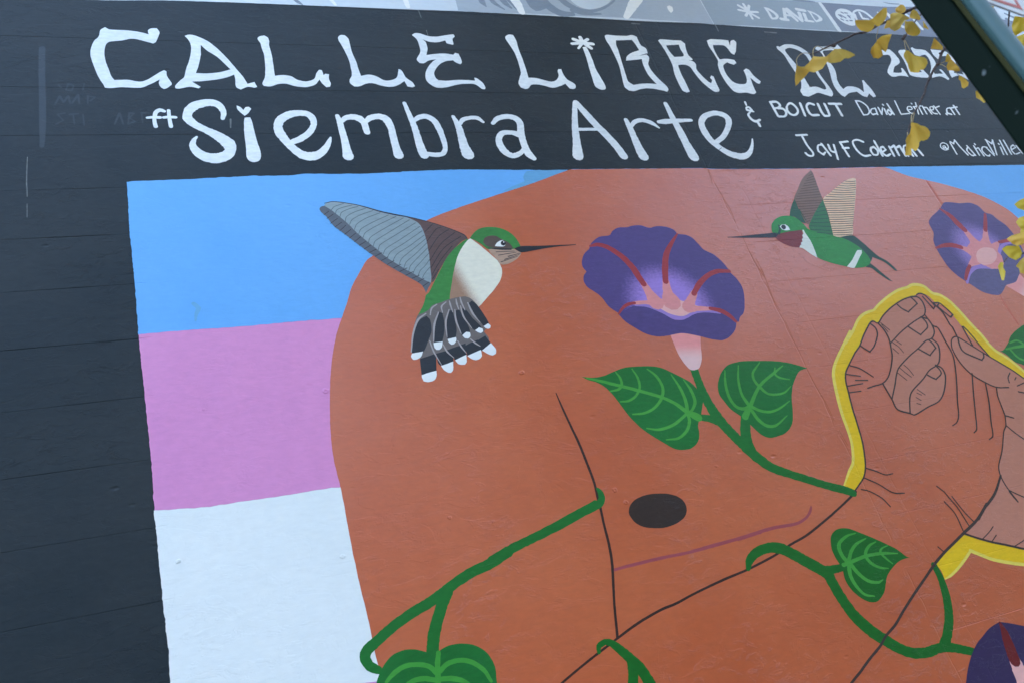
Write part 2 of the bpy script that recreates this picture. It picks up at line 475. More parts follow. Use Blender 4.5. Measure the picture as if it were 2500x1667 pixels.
def poly_mesh(enc, kind, off):
    loops = []
    for s in enc:
        v = [t / 10000 for t in s]
        P = [Vector((v[i], v[i + 1])) for i in range(0, len(v), 2)]
        Q = smooth_closed(P, 6 if kind == 'area' else 14)
        amp = .0016 if kind == 'ragged_coat' else .0008
        if kind == 'ragged_coat':
            # rough, chipped edge of the plaster coat
            R = []
            for i, q in enumerate(Q):
                R.append(q)
                d = Q[(i + 1) % len(Q)] - q
                if q.x < 2.2 and d.length > .02:
                    for j in range(1, int(d.length / .012)): R.append(q + d * j / int(d.length / .012))
            Q = [wobble(wobble(q, .0022), .0) + Vector((noise.noise(Vector((q.x * 150, q.y * 150, 0))) * .0013, noise.noise(Vector((q.x * 150, q.y * 150, 7))) * .0011)) for q in R]
        else:
            Q = [wobble(q, amp) + Vector((noise.noise(Vector((q.x * 190, q.y * 190, 2))), noise.noise(Vector((q.x * 190, q.y * 190, 6))))) * .0005 for q in Q]
        loops.append(Q)
    tris = tessellate_polygon([[Vector((p.x, p.y, 0)) for p in L] for L in loops])
    flat = [p for L in loops for p in L]
    bm = bmesh.new()
    vs = [bm.verts.new((p.x, 0, p.y)) for p in flat]
    for t in tris:
        try: bm.faces.new([vs[i] for i in t])
        except ValueError: pass
    for f in bm.faces:
        f.normal_update()
        if f.normal.y > 0: f.normal_flip()
    cut_joints(bm)
    lay(bm, off)
    if kind != 'area':                             # a coat with a real edge
        be = [e for e in bm.edges if e.is_boundary]
        r = bmesh.ops.extrude_edge_only(bm, edges=be)
        for v in [g for g in r['geom'] if isinstance(g, bmesh.types.BMVert)]: v.co.y += off + .0008
    return bm

def split_corners(S):
    runs = [[S[0]]]
    for i in range(1, len(S)):
        runs[-1].append(S[i])
        if i < len(S) - 1:
            a = S[i][0] - S[i - 1][0]; b = S[i + 1][0] - S[i][0]
            if a.length and b.length and a.angle(b) > math.radians(80): runs.append([S[i]])
    return runs

def stroke_mesh(enc, off):
    bm = bmesh.new()
    lift = 0.0
    for s in enc:
        v = [t / 10000 for t in s]
        S = [(Vector((v[i], v[i + 1])), v[i + 2]) for i in range(0, len(v), 3)]
        for run in split_corners(S):
            pts, rad = [], []
            n = len(run)
            for i in range(n - 1):
                p0 = run[max(0, i - 1)][0]; p1, r1 = run[i]; p2, r2 = run[i + 1]; p3 = run[min(n - 1, i + 2)][0]
                L = (p2 - p1).length
                m1 = (p2 - p0) * .5 if i else (p2 - p1); m2 = (p3 - p1) * .5 if i < n - 2 else (p2 - p1)
                if m1.length > L: m1 *= L / m1.length
                if m2.length > L: m2 *= L / m2.length
                k = max(2, min(7, int(L / .006)))
                for j in range(k + (1 if i == n - 2 else 0)):
                    t = j / k; t2 = t * t; t3 = t2 * t
                    pts.append(p1 * (2 * t3 - 3 * t2 + 1) + m1 * (t3 - 2 * t2 + t) + p2 * (-2 * t3 + 3 * t2) + m2 * (t3 - t2))
                    rad.append(r1 + (r2 - r1) * t)
            m = len(pts)
            if m < 2: continue
            prev = None
            for i in range(m):
                d = pts[min(m - 1, i + 1)] - pts[max(0, i - 1)]
                d = d.normalized() if d.length > 1e-9 else Vector((1, 0))
                nr = Vector((-d.y, d.x))
                q = pts[i]
                j1 = 1 + .13 * noise.noise(Vector((q.x * 120, q.y * 120, 1))); j2 = 1 + .13 * noise.noise(Vector((q.x * 120, q.y * 120, 8)))
                A = q + nr * rad[i] * j1; B = q - nr * rad[i] * j2
                y = -lift - 3e-6 * i / m
                va, vb = bm.verts.new((A.x, y, A.y)), bm.verts.new((B.x, y, B.y))
                if prev: bm.faces.new((prev[0], prev[1], vb, va))
                if i in (0, m - 1):
                    sgn = -1 if i == 0 else 1
                    fan = [va]
                    base_a = math.atan2(nr.y, nr.x)
                    for kk in range(1, 5):
                        an = base_a - sgn * math.pi * kk / 5
                        fan.append(bm.verts.new((q.x + math.cos(an) * rad[i], y, q.y + math.sin(an) * rad[i])))
                    fan.append(vb)
                    bm.faces.new(fan)
                prev = (va, vb)
            lift += 4e-6
    bmesh.ops.triangulate(bm, faces=[f for f in bm.faces if len(f.verts) > 4])
    for f in bm.faces:
        f.normal_update()
        if f.normal.y > 0: f.normal_flip()
    cut_joints(bm)
    lay(bm, off)
    return bm

PARTS = {}
def FIG(name, label, layer, step, solo, shapes):
    """one painted figure or line of lettering on the wall; layers are coats of paint, one above the other"""
    root = None
    if not solo:
        root = bpy.data.objects.new(name, None); col.objects.link(root); root.parent = wall
        root['label'] = label
    if layer < 30: off = layer * 2e-5
    elif layer < 46: off = .002 + (layer - 30) * 4e-5
    else: off = .00245 + (layer - 46) * 1.2e-5
    for (pn, mat, kind, enc, lab) in shapes:
        bm = poly_mesh(enc, kind, off) if kind != 'stroke' else stroke_mesh(enc, off)
        o = bm_obj(pn, bm, MATS[mat], root or wall, label if solo else lab)
        off += 1.2e-5 * step
FIG('grey_mural_field','pale grey painted band along the top of the wall',10,1,True,[
 ('grey_mural_field','pale_grey','coat',[[-13733,46563,-3914,46265,-2015,46202,433,46369,2621,46438,5253,46485,7860,46520,10615,46558,12840,46605,14541,46611,18543,46594,22376,46545,24294,46574,25781,46605,29066,46521,32284,46484,34817,46463,38079,46475,42421,46395,46040,46332,56967,46144,74673,45991,113413,86358,88570,88651,20303,63023,-5356,53665,-14303,50830]],None),
])
FIG('top_painting','loose grey brush painting cut by the top of the frame',14,1,False,[
 ('grey_patch','mid_grey','area',[[13061,48707,12952,47066,12918,46645,14318,46592,15930,46669,16810,46678,18088,46678,19396,46678,21641,46720,23164,46683,25817,46622,26829,46544,26835,47061,26830,48594,27138,50005]],None),
 ('dark_bristle_mark','slate_grey','stroke',[[14263,47853,154,14277,47337,162,14381,47045,43],[14833,47813,116,14837,47380,135,15254,46895,47],[15275,47848,178,15442,47339,159,15657,47010,56],[15568,47785,91,15886,46941,36]],None),
 ('white_brush_mark','pale_white','stroke',[[15863,48161,266,16047,47386,235,16107,46741,164],[23349,48790,348,22533,47786,279,21729,46771,152]],None),
 ('dark_patch','slate2','area',[[16523,48039,16643,47169,16872,46881,17145,46944,17528,47146,17396,47754,17344,48106]],None),
 ('dark_curve_mark','slate2','stroke',[[17349,48017,287,17651,47331,268,18140,46839,248,18777,46795,146],[18457,48017,199,18749,47502,202,19289,47140,152,19872,47092,118,20647,47372,84,21381,47883,53,21771,48377,47],[18868,47066,150,19468,46886,123,20350,46920,68]],None),
 ('pale_oval','pale_grey','area',[[18850,48412,19081,47706,19367,47369,19852,47225,20524,47408,21256,47919,21733,48655]],None),
 ('white_dot','pale_white','area',[[24511,47794,24690,47873,24831,47770,24748,47482,24541,47281,24467,47509]],None),
 ('grey_panel','panel_grey','area',[[26875,48695,26853,47441,26868,46547,29098,46587,32320,46551,35375,46527,35127,46501,35108,48861,34652,48904,33543,48922,31844,48891,30716,49105,27816,48869]],None),
 ('grey_panel','panel_dark','area',[[35129,48899,35187,46529,38079,46475,42421,46395,46727,46330,51669,48096,43211,49040,39558,48882]],None),
 ('dark_edge_line','slate2','stroke',[[32978,49057,96,33566,48965,96,34191,48931,80,34698,48908,38],[40045,49292,29,40471,49216,56,41187,49216,42]],None),
 ('dark_bristle_mark','slate_grey','stroke',[[5586,46903,77,5757,46681,93,5911,46521,31],[49180,49385,113,48715,48045,264,48480,47031,243,48848,46611,166],[49671,48388,195,49379,47302,191,49213,46740,75],[49900,48975,87,50495,48613,129,51187,48428,85]],None),
 ('white_brush_mark','pale_white','stroke',[[7156,47028,97,7325,46627,67],[10556,47298,137,10573,46723,102],[48212,46470,89,48617,46517,48],[49145,47067,50,48959,46617,35]],None),
])
FIG('signature_lettering','pale lettering reading "* DAVID" and a globe mark on the grey panel',24,1,False,[
 ('asterisk','sig_white','stroke',[[29139,48209,86,29592,47786,111],[29538,48338,86,29587,47776,103],[29849,48237,84,29566,47750,83],[28980,47830,77,29562,47725,101],[30191,47745,74,29562,47725,102],[30017,47269,86,29579,47678,92],[29570,47168,71,29579,47678,83],[29241,47387,88,29562,47725,72]],None),
 ('letter','sig_white','area',[[30804,48209,31090,48130,31342,47899,31483,47612,31374,47358,31161,47222,30860,47188,30806,47321,30826,47764],[30987,47964,31195,47731,31253,47522,31189,47395,30981,47347,30997,47579]],None),
 ('letter','sig_white','stroke',[[32141,48131,108,31809,47288,106],[32222,48086,127,32555,47213,107],[31517,47279,119,31947,47238,108],[32024,47624,90,32383,47598,79]],None),
 ('letter','sig_white','stroke',[[32370,48172,97,32886,47209,109],[33048,47868,123,32900,47235,108]],None),
 ('letter','sig_white','stroke',[[33040,48170,126,33549,48095,114],[33357,47814,112,33247,47257,100],[33160,47252,91,33664,47209,80]],None),
 ('letter','sig_white','area',[[33724,48143,34052,48039,34369,47757,34469,47511,34346,47327,33863,47147,33802,47267,33789,47869],[33923,47944,34185,47734,34239,47521,34107,47397,33912,47314,33896,47675]],None),
 ('divider_line','sig_white','stroke',[[35041,48804,129,35103,47603,132,35136,46576,149]],None),
 ('globe_mark','sig_white','area',[[35668,48024,35896,48271,36157,48420,36434,48476,36753,48410,36953,48216,36959,47957,36808,47509,36567,47061,36217,47030,35875,47196,35647,47486,35570,47736]],None),
 ('globe_grid','panel_dark','stroke',[[36178,48147,55,36274,48081,55],[36411,48111,58,36597,48103,39],[35866,47909,61,35965,47736,61],[35981,47917,48,36217,47676,62],[36519,47891,74,36572,47699,54],[36690,47903,17,36524,47748,31],[35836,47549,61,35950,47465,48],[36148,47442,52,36231,47432,52],[36423,47459,55,36561,47468,55]],None),
 ('ring_mark','sig_white','stroke',[[36956,47725,79,37030,48118,57,37378,48366,72,37739,48402,96,38035,48213,107,38263,47758,92],[37099,48044,71,36978,47572,82,37037,47294,87],[37547,48231,70,37485,47708,84,37899,47683,59]],None),
 ('letter','sig_white','stroke',[[39703,48222,144,39783,47931,172],[41161,48257,120,41300,48116,120],[41517,47832,127,41595,47074,126],[40143,47198,142,40322,47125,114],[39117,47636,81,39115,47573,81],[38983,48321,63,38995,48279,63]],None),
])
FIG('blue_stripe','sky blue painted stripe at the top of the mural flag',30,1,True,[
 ('blue_stripe','blue','ragged_coat',[[-1415,36883,-1145,36910,294,36932,1653,36979,2776,37018,3923,37000,4593,37057,6630,36991,8549,37054,10213,37088,11919,37037,15277,36914,15535,36951,19449,36881,21951,36832,22250,36775,27307,36651,32026,36619,36035,36560,41853,36483,55426,36306,82505,35913,68256,26295,36148,29182,15035,30328,4774,30703,3305,30729,1761,30721,-197,30765,-1394,30763,-1388,31470,-1393,32877,-1412,33855,-1431,34867,-1414,35911]],None),
])
FIG('pink_stripe','lilac pink painted stripe between the blue and white stripes',30,1,True,[
 ('pink_stripe','pink','ragged_coat',[[-1388,30758,-197,30761,1760,30716,3305,30724,4774,30698,15033,30323,36148,29182,68256,26295,58304,19577,31641,23414,12813,24274,3740,24850,2220,24858,1082,24883,88,24889,-764,24971,-1317,25035,-1305,26200,-1310,26965,-1331,28025,-1353,29127,-1380,30014]],None),
])
FIG('white_stripe','white painted stripe at the lower left of the mural',31,1,True,[
 ('white_stripe','white','ragged_coat',[[-1338,25034,-765,24966,88,24884,1082,24879,2220,24853,3739,24845,12813,24274,31641,23414,50014,21662,36832,15447,10678,18459,3727,19271,1468,19494,-1283,19733,-1240,21090,-1259,22031,-1283,22682,-1302,23575,-1309,24382]],None),
])
FIG('pink_stripe','lower lilac pink stripe just showing at the bottom edge',30,1,True,[
 ('pink_stripe','pink','ragged_coat',[[-1283,19729,1468,19490,3727,19267,10678,18459,36832,15447,31746,10738,8736,13167,-1455,14961,-1320,17793]],None),
])
FIG('terracotta_figure','big terracotta painted head and shoulder filling the mural',40,1,True,[
 ('terracotta_figure','terracotta','coat',[[15277,36914,13473,36270,11467,35634,9894,35118,8667,34632,7225,33770,6360,33172,6106,32993,5810,32573,5394,31931,5112,31297,4828,30697,4567,30128,4331,29445,4116,28630,3922,27620,3767,26465,3729,25649,3780,24660,3777,23551,3782,22594,3817,21641,3858,20944,3872,19955,3909,19461,3931,18628,3945,16365,4643,14361,12264,12615,24139,11471,37516,13696,43581,21696,40832,26419,39669,30074,38871,32667,38745,33062,38376,33708,37318,34549,35388,35370,33398,35996,32371,36543,32018,36606,27300,36639,22244,36763,21946,36820,19444,36870,15531,36940]],None),
])
FIG('title_lettering','white brush lettering reading "CALLE"',12,1,False,[
 ('letter','letter_white','area',[[-1771,44664,-1608,44536,-1013,44522,-587,44456,-248,44336,-268,44564,-138,44690,60,44702,143,44497,98,44285,-37,43900,-128,43827,-360,43918,-823,44065,-1212,43944,-1637,43855,-1777,43681,-1847,43280,-1824,42822,-1740,42372,-1655,41990,-1569,41802,-1110,41826,-702,41746,-401,41894,-42,42228,160,42378,228,42314,236,42072,368,41719,373,41622,198,41426,89,41373,-11,41454,-69,41645,-24,41871,-333,41639,-720,41428,-1334,41441,-1741,41390,-1901,41405,-1936,41542,-2118,42042,-2239,42613,-2314,43064,-2293,43458,-2176,43862,-2001,44140,-1938,44483]],None),
 ('letter','letter_white','area',[[1042,44315,1215,44401,1437,44357,1863,44062,2187,43658,2495,43117,2755,42578,2975,42111,3110,41713,3373,41819,3445,41553,3335,41505,3091,41546,2826,41396,2663,41538,2679,41970,2669,42204,2335,42028,1832,41883,1476,41822,1103,41787,1201,41672,1382,41513,1309,41427,1014,41506,620,41402,493,41412,482,41541,699,41856,841,42023,942,42455,1091,42928,1198,43408,1224,43822,1148,44131],[1592,43826,1810,43503,2138,43172,2410,42737,2564,42491,2143,42324,1691,42244,1273,42245,1427,42738,1543,43285]],None),
 ('letter','letter_white','area',[[3799,44302,3903,44452,4076,44497,4207,44395,4236,44180,4199,43962,4229,43465,4217,42833,4199,42349,4200,42178,4489,42233,4811,42173,5064,41960,5388,41899,5699,42044,5851,42396,5977,42575,6081,42557,6121,42263,6184,42349,6337,42325,6293,42059,6325,41782,6257,41608,6108,41585,5975,41809,5911,42015,5698,41734,5339,41577,4964,41603,4562,41744,4279,41725,3936,41583,3709,41605,3655,41725,3791,42065,3884,42614,3935,43382,3899,43663,3873,44018]],None),
 ('letter','letter_white','area',[[7077,44545,7203,44687,7385,44696,7503,44492,7514,44118,7511,43674,7584,43092,7605,42517,7634,42269,7978,42349,8290,42250,8530,42042,8784,42027,9104,42199,9259,42565,9300,42712,9409,42657,9505,42246,9624,42068,9732,41963,9798,41713,9661,41639,9464,41692,9402,42005,9092,41770,8760,41657,8364,41720,8035,41854,7750,41812,7445,41652,7245,41648,7105,41833,7128,42044,7262,42294,7302,42794,7291,43299,7191,43881,7089,44321]],None),
 ('letter','letter_white','area',[[10353,44871,10537,45006,10754,44987,11107,44833,11498,44830,11918,44939,12280,45022,12317,44897,12170,44691,12147,44414,12106,44318,11820,44414,11807,44594,11410,44457,11025,44477,10782,44621,10877,44431,10871,44045,10719,43619,11007,43684,11520,43751,11951,43691,12067,43819,12220,43756,12246,43411,12227,43181,12140,43102,11943,43210,11863,43336,11515,43270,11192,43070,10965,42801,10821,42537,10806,42243,10904,42084,11279,42071,11786,42134,12226,42130,12552,42101,12556,42287,12675,42253,12859,41996,12920,41701,12862,41590,12728,41609,12493,41877,12058,41905,11599,41822,11127,41667,10746,41645,10515,41799,10368,42086,10409,42452,10591,42826,10897,43210,11098,43368,10750,43280,10493,43106,10307,43115,10221,43336,10487,43799,10536,44260,10504,44606]],None),
])
FIG('title_lettering','white brush lettering reading "LiBRE"',12,1,False,[
 ('letter','letter_white','area',[[14768,44986,14975,45144,15183,45130,15240,44806,15194,44238,15192,43521,15160,42816,15127,42352,15461,42345,15837,42216,16169,42131,16441,42230,16652,42508,16692,42783,16781,42943,16917,42947,16923,42593,17004,42283,17193,42116,17300,41978,17266,41784,17109,41681,16939,41717,16822,42007,16498,41846,16107,41747,15729,41869,15396,41938,15118,41895,14943,41702,14779,41639,14575,41733,14548,41996,14696,42341,14846,42652,14928,43432,14904,44065,14803,44542,14752,44782]],None),
 ('letter','letter_white','area',[[18520,44469,18730,44520,18762,44148,18753,43572,18712,43003,18765,42524,18816,42050,18793,41774,18680,41671,18468,41690,18286,41882,18323,42433,18389,43073,18484,43807]],None),
 ('asterisk','letter_white','stroke',[[18232,44999,105,18630,44792,114],[18049,44680,87,18622,44766,106],[18635,45146,105,18630,44792,96],[18992,45037,86,18630,44792,86],[19153,44716,102,18622,44766,111],[18954,44422,104,18705,44728,113],[18277,44375,59,18622,44766,72]],None),
 ('letter','letter_white','area',[[20004,45303,20157,45415,20645,45380,21258,45395,21559,45473,21787,45354,21772,45048,21791,44747,21984,44540,21951,44197,21761,44146,21402,44005,21848,44107,21917,43941,21816,43684,21681,43427,21684,43012,21858,42441,22080,41998,22115,41756,21981,41593,21628,41707,21135,41794,20661,41754,20213,41603,19937,41638,19801,41872,19897,42473,20038,43289,20054,43951,20036,44622,19975,45002],[20516,45029,21424,45118,21496,44862,21552,44393,21075,44203,20707,43935,20542,43637,20874,43674,21449,43779,21376,43334,21383,42756,21522,42270,21618,42094,21197,42117,20726,42091,20334,42002,20132,42238,20183,42804,20266,43462,20380,44300,20417,44725]],None),
 ('letter','letter_white','area',[[22916,45149,23095,45246,23752,45217,24249,45215,24408,45001,24330,44733,24246,44205,24383,43863,24284,43799,24077,43809,24326,43732,24411,43520,24296,43175,24393,42755,24614,42299,24718,42218,24870,42431,24818,42598,24958,42753,25072,42689,25023,42266,24993,41766,24880,41640,24667,41637,24478,41840,24241,42249,24076,42831,23996,43293,23785,43456,23361,43442,23306,43229,23266,42725,23260,42063,23238,41613,23042,41553,22862,41688,22847,42218,22885,42798,23028,43473,23033,44155,22984,44715],[23234,44814,24007,44894,23964,44541,23994,44194,23902,44061,23385,43998,23282,44252,23232,44639]],None),
 ('letter','letter_white','area',[[25841,45295,26147,45401,26887,45393,27173,45361,27094,44949,27305,45322,27543,45426,27610,45246,27281,44596,27052,44300,26913,44402,26839,44802,26695,44975,26065,44973,25987,44719,25966,44186,25992,43923,26460,43985,26870,43912,26892,43693,26664,43553,26336,43717,26011,43488,25927,43226,25910,42796,26038,42374,26287,42210,26728,42219,26942,42480,27061,42913,27075,43174,27289,43311,27436,43228,27524,42796,27745,42413,27622,42238,27456,42278,27234,42659,27122,41973,27104,41635,26894,41506,26504,41600,26059,41576,25793,41697,25632,42196,25584,42872,25680,43477,25841,43830,25824,44357,25770,44887]],None),
])
FIG('title_lettering','white brush lettering reading "DE"',12,1,False,[
 ('letter','letter_white','area',[[30052,45042,30177,45094,30242,45028,30653,45210,31080,45263,31466,45154,31781,44910,31945,44613,31921,44194,31877,43596,31828,43140,31845,42736,31923,42158,31940,41762,31855,41542,31681,41408,31336,41534,30973,41659,30547,41522,30203,41388,29889,41449,29888,41771,30087,42035,30307,42521,30284,43141,30245,43813,30221,44450,30036,44856],[30517,44831,30848,44971,31244,44886,31573,44598,31668,44323,31670,43955,31634,43225,31636,42865,31706,42198,31662,41977,31505,41908,31096,42098,30648,42067,30647,42573,30666,43197,30637,43736,30511,44324,30464,44690]],None),
 ('letter','letter_white','area',[[32614,45017,32834,45193,33203,45186,33644,45231,33919,45124,34333,45407,34440,45075,34053,44914,33637,44920,33104,44859,32960,44749,32942,44420,33028,43910,33029,43403,32864,42897,32749,42623,32707,42263,32771,41953,33081,42137,33466,42167,33815,42061,34044,41752,34340,42388,34414,42617,34548,42666,34594,42393,34684,41987,34695,41578,34655,41444,34460,41397,34330,41662,34043,41391,33806,41477,33578,41784,33031,41687,32541,41398,32380,41545,32279,42072,32381,42610,32568,43157,32737,43896,32824,44645,32589,44964]],None),
])
FIG('year_lettering','white brush digits reading "2022" behind the yellow leaves',12,1,False,[
 ('digit','letter_white','area',[[37319,45129,37417,45035,37724,45171,37938,45156,38070,44866,38121,44379,38018,44133,37824,43981,37429,43776,37239,43579,37041,43312,37258,43295,37632,43329,37762,43500,37788,43644,37909,43696,37952,43553,37960,43220,37940,42983,37717,43048,37374,43062,36972,42981,36715,42988,36619,43183,36659,43372,36950,43713,37267,44010,37551,44358,37623,44652,37533,44722,37155,44682,37187,44879]],None),
 ('digit','letter_white','area',[[38457,44981,38653,45148,39094,45197,39138,44910,39390,44525,39417,43938,39404,43573,39498,43167,39446,43021,39269,42959,38741,42979,38333,43040,38140,43154,38198,43417,38354,43903,38442,44391,38453,44833],[38840,44308,39096,44073,39142,43590,39198,43399,38646,43383,38544,43571]],None),
 ('digit','letter_white','area',[[39607,45354,39776,45437,39896,45302,40429,45265,40666,45200,40792,44828,40784,44330,40685,44079,40376,43725,40082,43424,40075,43279,40421,43312,40687,43296,40680,43490,40640,43635,40745,43688,40843,43593,40890,43253,40919,42890,40750,42814,40609,42979,40364,43093,39957,43034,39658,42964,39753,43173,39735,43317,40037,43666,40315,44115,40464,44616,40378,44837,40059,44774,39866,44692,39555,44779,39566,45078]],None),
 ('digit','letter_white','area',[[41097,45320,41476,45286,41930,45254,42258,45141,42402,44690,42359,44286,42014,43826,41613,43419,41945,43355,42279,43291,42318,43513,42448,43394,42370,42950,42348,42852,42182,43018,41906,43231,41500,43123,41186,43008,41222,43262,41333,43558,41743,44015,42000,44524,42000,44801,41805,44793,41526,44732,41127,44491,41019,44888]],None),
])
FIG('subtitle_lettering','white handwriting reading "ft Siembra"',12,1,False,[
 ('letter','letter_white','stroke',[[8,40232,67,-132,40293,91,-276,40169,79,-339,39895,65,-347,39653,67,-322,39473,74],[-578,39907,54,-361,39931,67,-150,39919,67]],None),
 ('letter','letter_white','stroke',[[164,40276,63,161,39895,64,187,39470,73],[-27,39919,61,173,39944,67,378,39926,62]],None),
 ('letter','letter_white','stroke',[[2001,39864,75,2063,40178,104,1960,40525,147,1716,40682,177,1368,40647,186,1009,40455,194,805,40142,162,809,39834,177,1015,39558,160,1368,39282,148,1761,38975,204,2062,38609,251,2103,38279,189,1915,38017,216,1570,37907,239,1245,37973,217,979,38212,174,843,38538,121,908,38805,76,1012,38953,44]],None),
 ('letter','letter_white','area',[[2789,39908,2989,39927,3029,39707,3056,39208,3098,38654,3140,38290,3145,37990,3053,37765,2872,37687,2709,37750,2633,37941,2666,38479,2685,39088,2736,39645]],None),
 ('heart_dot','letter_white','area',[[2574,40543,2698,40467,2791,40308,2898,40468,3010,40482,3086,40373,2949,40149,2800,40009,2684,40148,2577,40370]],None),
 ('letter','letter_white','stroke',[[4304,38625,122,4692,38819,141,5058,39129,128,5278,39510,113,5305,39832,136,5160,40091,148,4799,40155,151,4417,40057,176,4086,39800,173,3949,39452,157,3987,39076,188,4136,38701,163,4351,38329,160,4618,38018,199,4962,37919,214,5302,38065,164,5580,38369,122,5746,38680,83,5824,38868,41]],None),
 ('letter','letter_white','stroke',[[6277,40015,87,6318,39701,118,6321,39311,128,6339,38735,139,6331,38294,161,6329,37889,209],[6389,39700,82,6590,39897,123,6888,39950,152,7114,39864,168,7265,39633,142,7276,39305,134,7290,39123,124],[7350,39699,96,7559,39897,140,7919,39977,155,8186,39830,181,8290,39365,147,8280,38840,147,8282,38259,160,8296,37908,201]],None),
 ('letter','letter_white','stroke',[[9129,40732,83,9176,40238,101,9246,39628,127,9265,39027,139,9269,38371,173,9319,37886,192],[9352,39762,87,9568,39932,123,9887,39980,144,10146,39761,143,10267,39286,137,10303,38685,114,10269,38224,100,10102,37953,106,9811,37895,115,9472,37947,117]],None),
 ('letter','letter_white','stroke',[[11035,39981,80,11123,39486,138,11118,38943,159,11096,38342,199,11144,37880,263],[11219,39554,78,11412,39794,106,11763,39912,98,12078,39884,112,12264,39668,66]],None),
 ('letter','letter_white','stroke',[[12671,39584,83,12967,39863,121,13443,39984,140,13799,39863,161,13901,39545,155,13805,39125,153,13745,38641,154,13748,38094,160,13803,37823,190,13933,37619,128],[13693,38931,179,13344,39059,124,12952,39028,130,12704,38722,134,12671,38316,166,12808,37944,169,13081,37772,138,13453,37931,105,13649,38130,89]],None),
])
FIG('subtitle_lettering','white handwriting reading "Arte &"',12,1,False,[
 ('letter','letter_white','stroke',[[16914,40828,113,16683,40194,125,16407,39320,151,16184,38398,180,15993,37694,246],[16964,40851,140,17175,40269,179,17460,39533,190,17801,38804,196,18045,38157,199,18173,37646,203],[16493,39226,91,17053,39222,84,17562,39226,92]],None),
 ('letter','letter_white','stroke',[[19093,39788,107,19112,39379,149,19105,38790,165,19097,38211,202,19137,37603,250],[19205,39378,83,19460,39638,113,19886,39765,122,20328,39598,130,20602,39296,52]],None),
 ('letter','letter_white','stroke',[[21573,40810,114,21578,39978,154,21619,39139,192,21626,38391,205,21663,37875,245,21685,37510,259],[20732,39650,100,21063,39672,160,21604,39725,130,22508,39762,91]],None),
 ('letter','letter_white','stroke',[[23206,38331,126,23829,38740,128,24384,39353,135,24602,39823,176,24454,40099,181,24025,40217,153,23392,40019,148,23001,39591,157,22930,39054,190,23042,38484,184,23351,37992,169,23727,37649,194,24256,37489,194,24748,37666,122,25136,38112,79,25371,38554,34]],None),
 ('ampersand','letter_white','stroke',[[26108,40957,61,26082,40752,52],[26239,40427,73,26172,40614,75,26003,40588,44,25975,40426,74,26162,40370,77,26285,40330,58],[26094,40305,41,25890,40103,62,25931,39822,87,26109,39678,91,26410,39782,61],[26218,39566,80,26209,39376,70]],None),
])
FIG('credit_lettering','small white lettering reading "BOICUT"',12,1,False,[
 ('letter','letter_white','stroke',[[27614,40972,76,27611,40025,75],[27614,40972,74,27994,40992,82,28102,40768,70,27905,40601,58,27617,40541,68],[27847,40559,77,28159,40519,83,28217,40272,68,28015,40025,57,27635,40000,72]],None),
 ('letter','letter_white','stroke',[[28448,40646,48,28610,40814,52,28842,40900,83,29012,40650,82,28972,40333,58,28689,40108,63,28450,40149,83,28355,40396,77,28448,40646,66]],None),
 ('letter','letter_white','stroke',[[29412,40905,75,29268,40068,74]],None),
 ('letter','letter_white','stroke',[[30212,40828,84,29988,40911,72,29727,40739,56,29637,40402,78,29707,40111,84,30127,40111,76]],None),
 ('letter','letter_white','stroke',[[30507,40873,78,30435,40322,80,30479,40054,86,30765,40054,57,30853,40239,76,30936,40876,79]],None),
 ('letter','letter_white','stroke',[[31232,40888,79,32005,40886,80],[31632,40857,82,31601,40072,81]],None),
])
FIG('credit_lettering','small white lettering reading "David Leitner .at"',12,1,False,[
 ('letter','letter_white','stroke',[[33100,41114,53,33061,40635,53,33036,40118,52],[33036,40118,47,33345,40161,36,33572,40378,45,33628,40769,56,33402,41073,57,33100,41114,53]],None),
 ('letter','letter_white','stroke',[[34088,40580,48,33836,40544,35,33628,40335,45,33660,40145,55,33942,40206,45],[34098,40598,51,33987,40146,50]],None),
 ('letter','letter_white','stroke',[[34332,40643,54,34285,40164,53],[34285,40164,39,34623,40645,39]],None),
 ('letter','letter_white','stroke',[[34694,40558,52,34616,40164,52],[34776,40866,58,34788,40831,58]],None),
 ('letter','letter_white','stroke',[[35006,40296,57,34959,40515,55,34766,40339,48,34797,40121,55,35087,40253,38],[35106,40913,56,35105,40148,55]],None),
 ('letter','letter_white','stroke',[[35776,41133,46,35679,40617,46,35605,40169,46],[35605,40169,42,36198,40228,43]],None),
 ('letter','letter_white','stroke',[[36281,40484,40,36623,40554,27,36631,40720,51,36415,40718,28,36248,40484,45,36313,40279,51,36495,40205,50],[36832,40963,49,36830,40936,49]],None),
 ('letter','letter_white','stroke',[[36835,40728,49,36833,40521,49]],None),
 ('letter','letter_white','stroke',[[37156,41025,44,36829,40185,43],[36790,40700,40,37092,40764,41]],None),
 ('letter','letter_white','stroke',[[37171,40758,43,37372,40784,43],[37181,40696,48,37107,40179,48]],None),
 ('letter','letter_white','stroke',[[37479,40767,49,37420,40197,48],[37489,40681,47,37731,40665,53,37773,40198,51]],None),
 ('letter','letter_white','stroke',[[37847,40485,43,38108,40521,27,38215,40731,53,37996,40708,27,37885,40492,49,37959,40250,52,38169,40209,49]],None),
 ('letter','letter_white','stroke',[[38316,40791,51,38349,40175,51],[38360,40669,38,38706,40776,38]],None),
 ('letter','letter_white','stroke',[[38819,40193,63,38839,40157,63],[39426,40658,48,39123,40583,32,38931,40265,62,39181,40176,61],[39426,40658,61,39405,40176,60]],None),
 ('letter','letter_white','stroke',[[39792,40835,61,39766,40177,61],[39483,40649,51,39970,40726,52]],None),
])
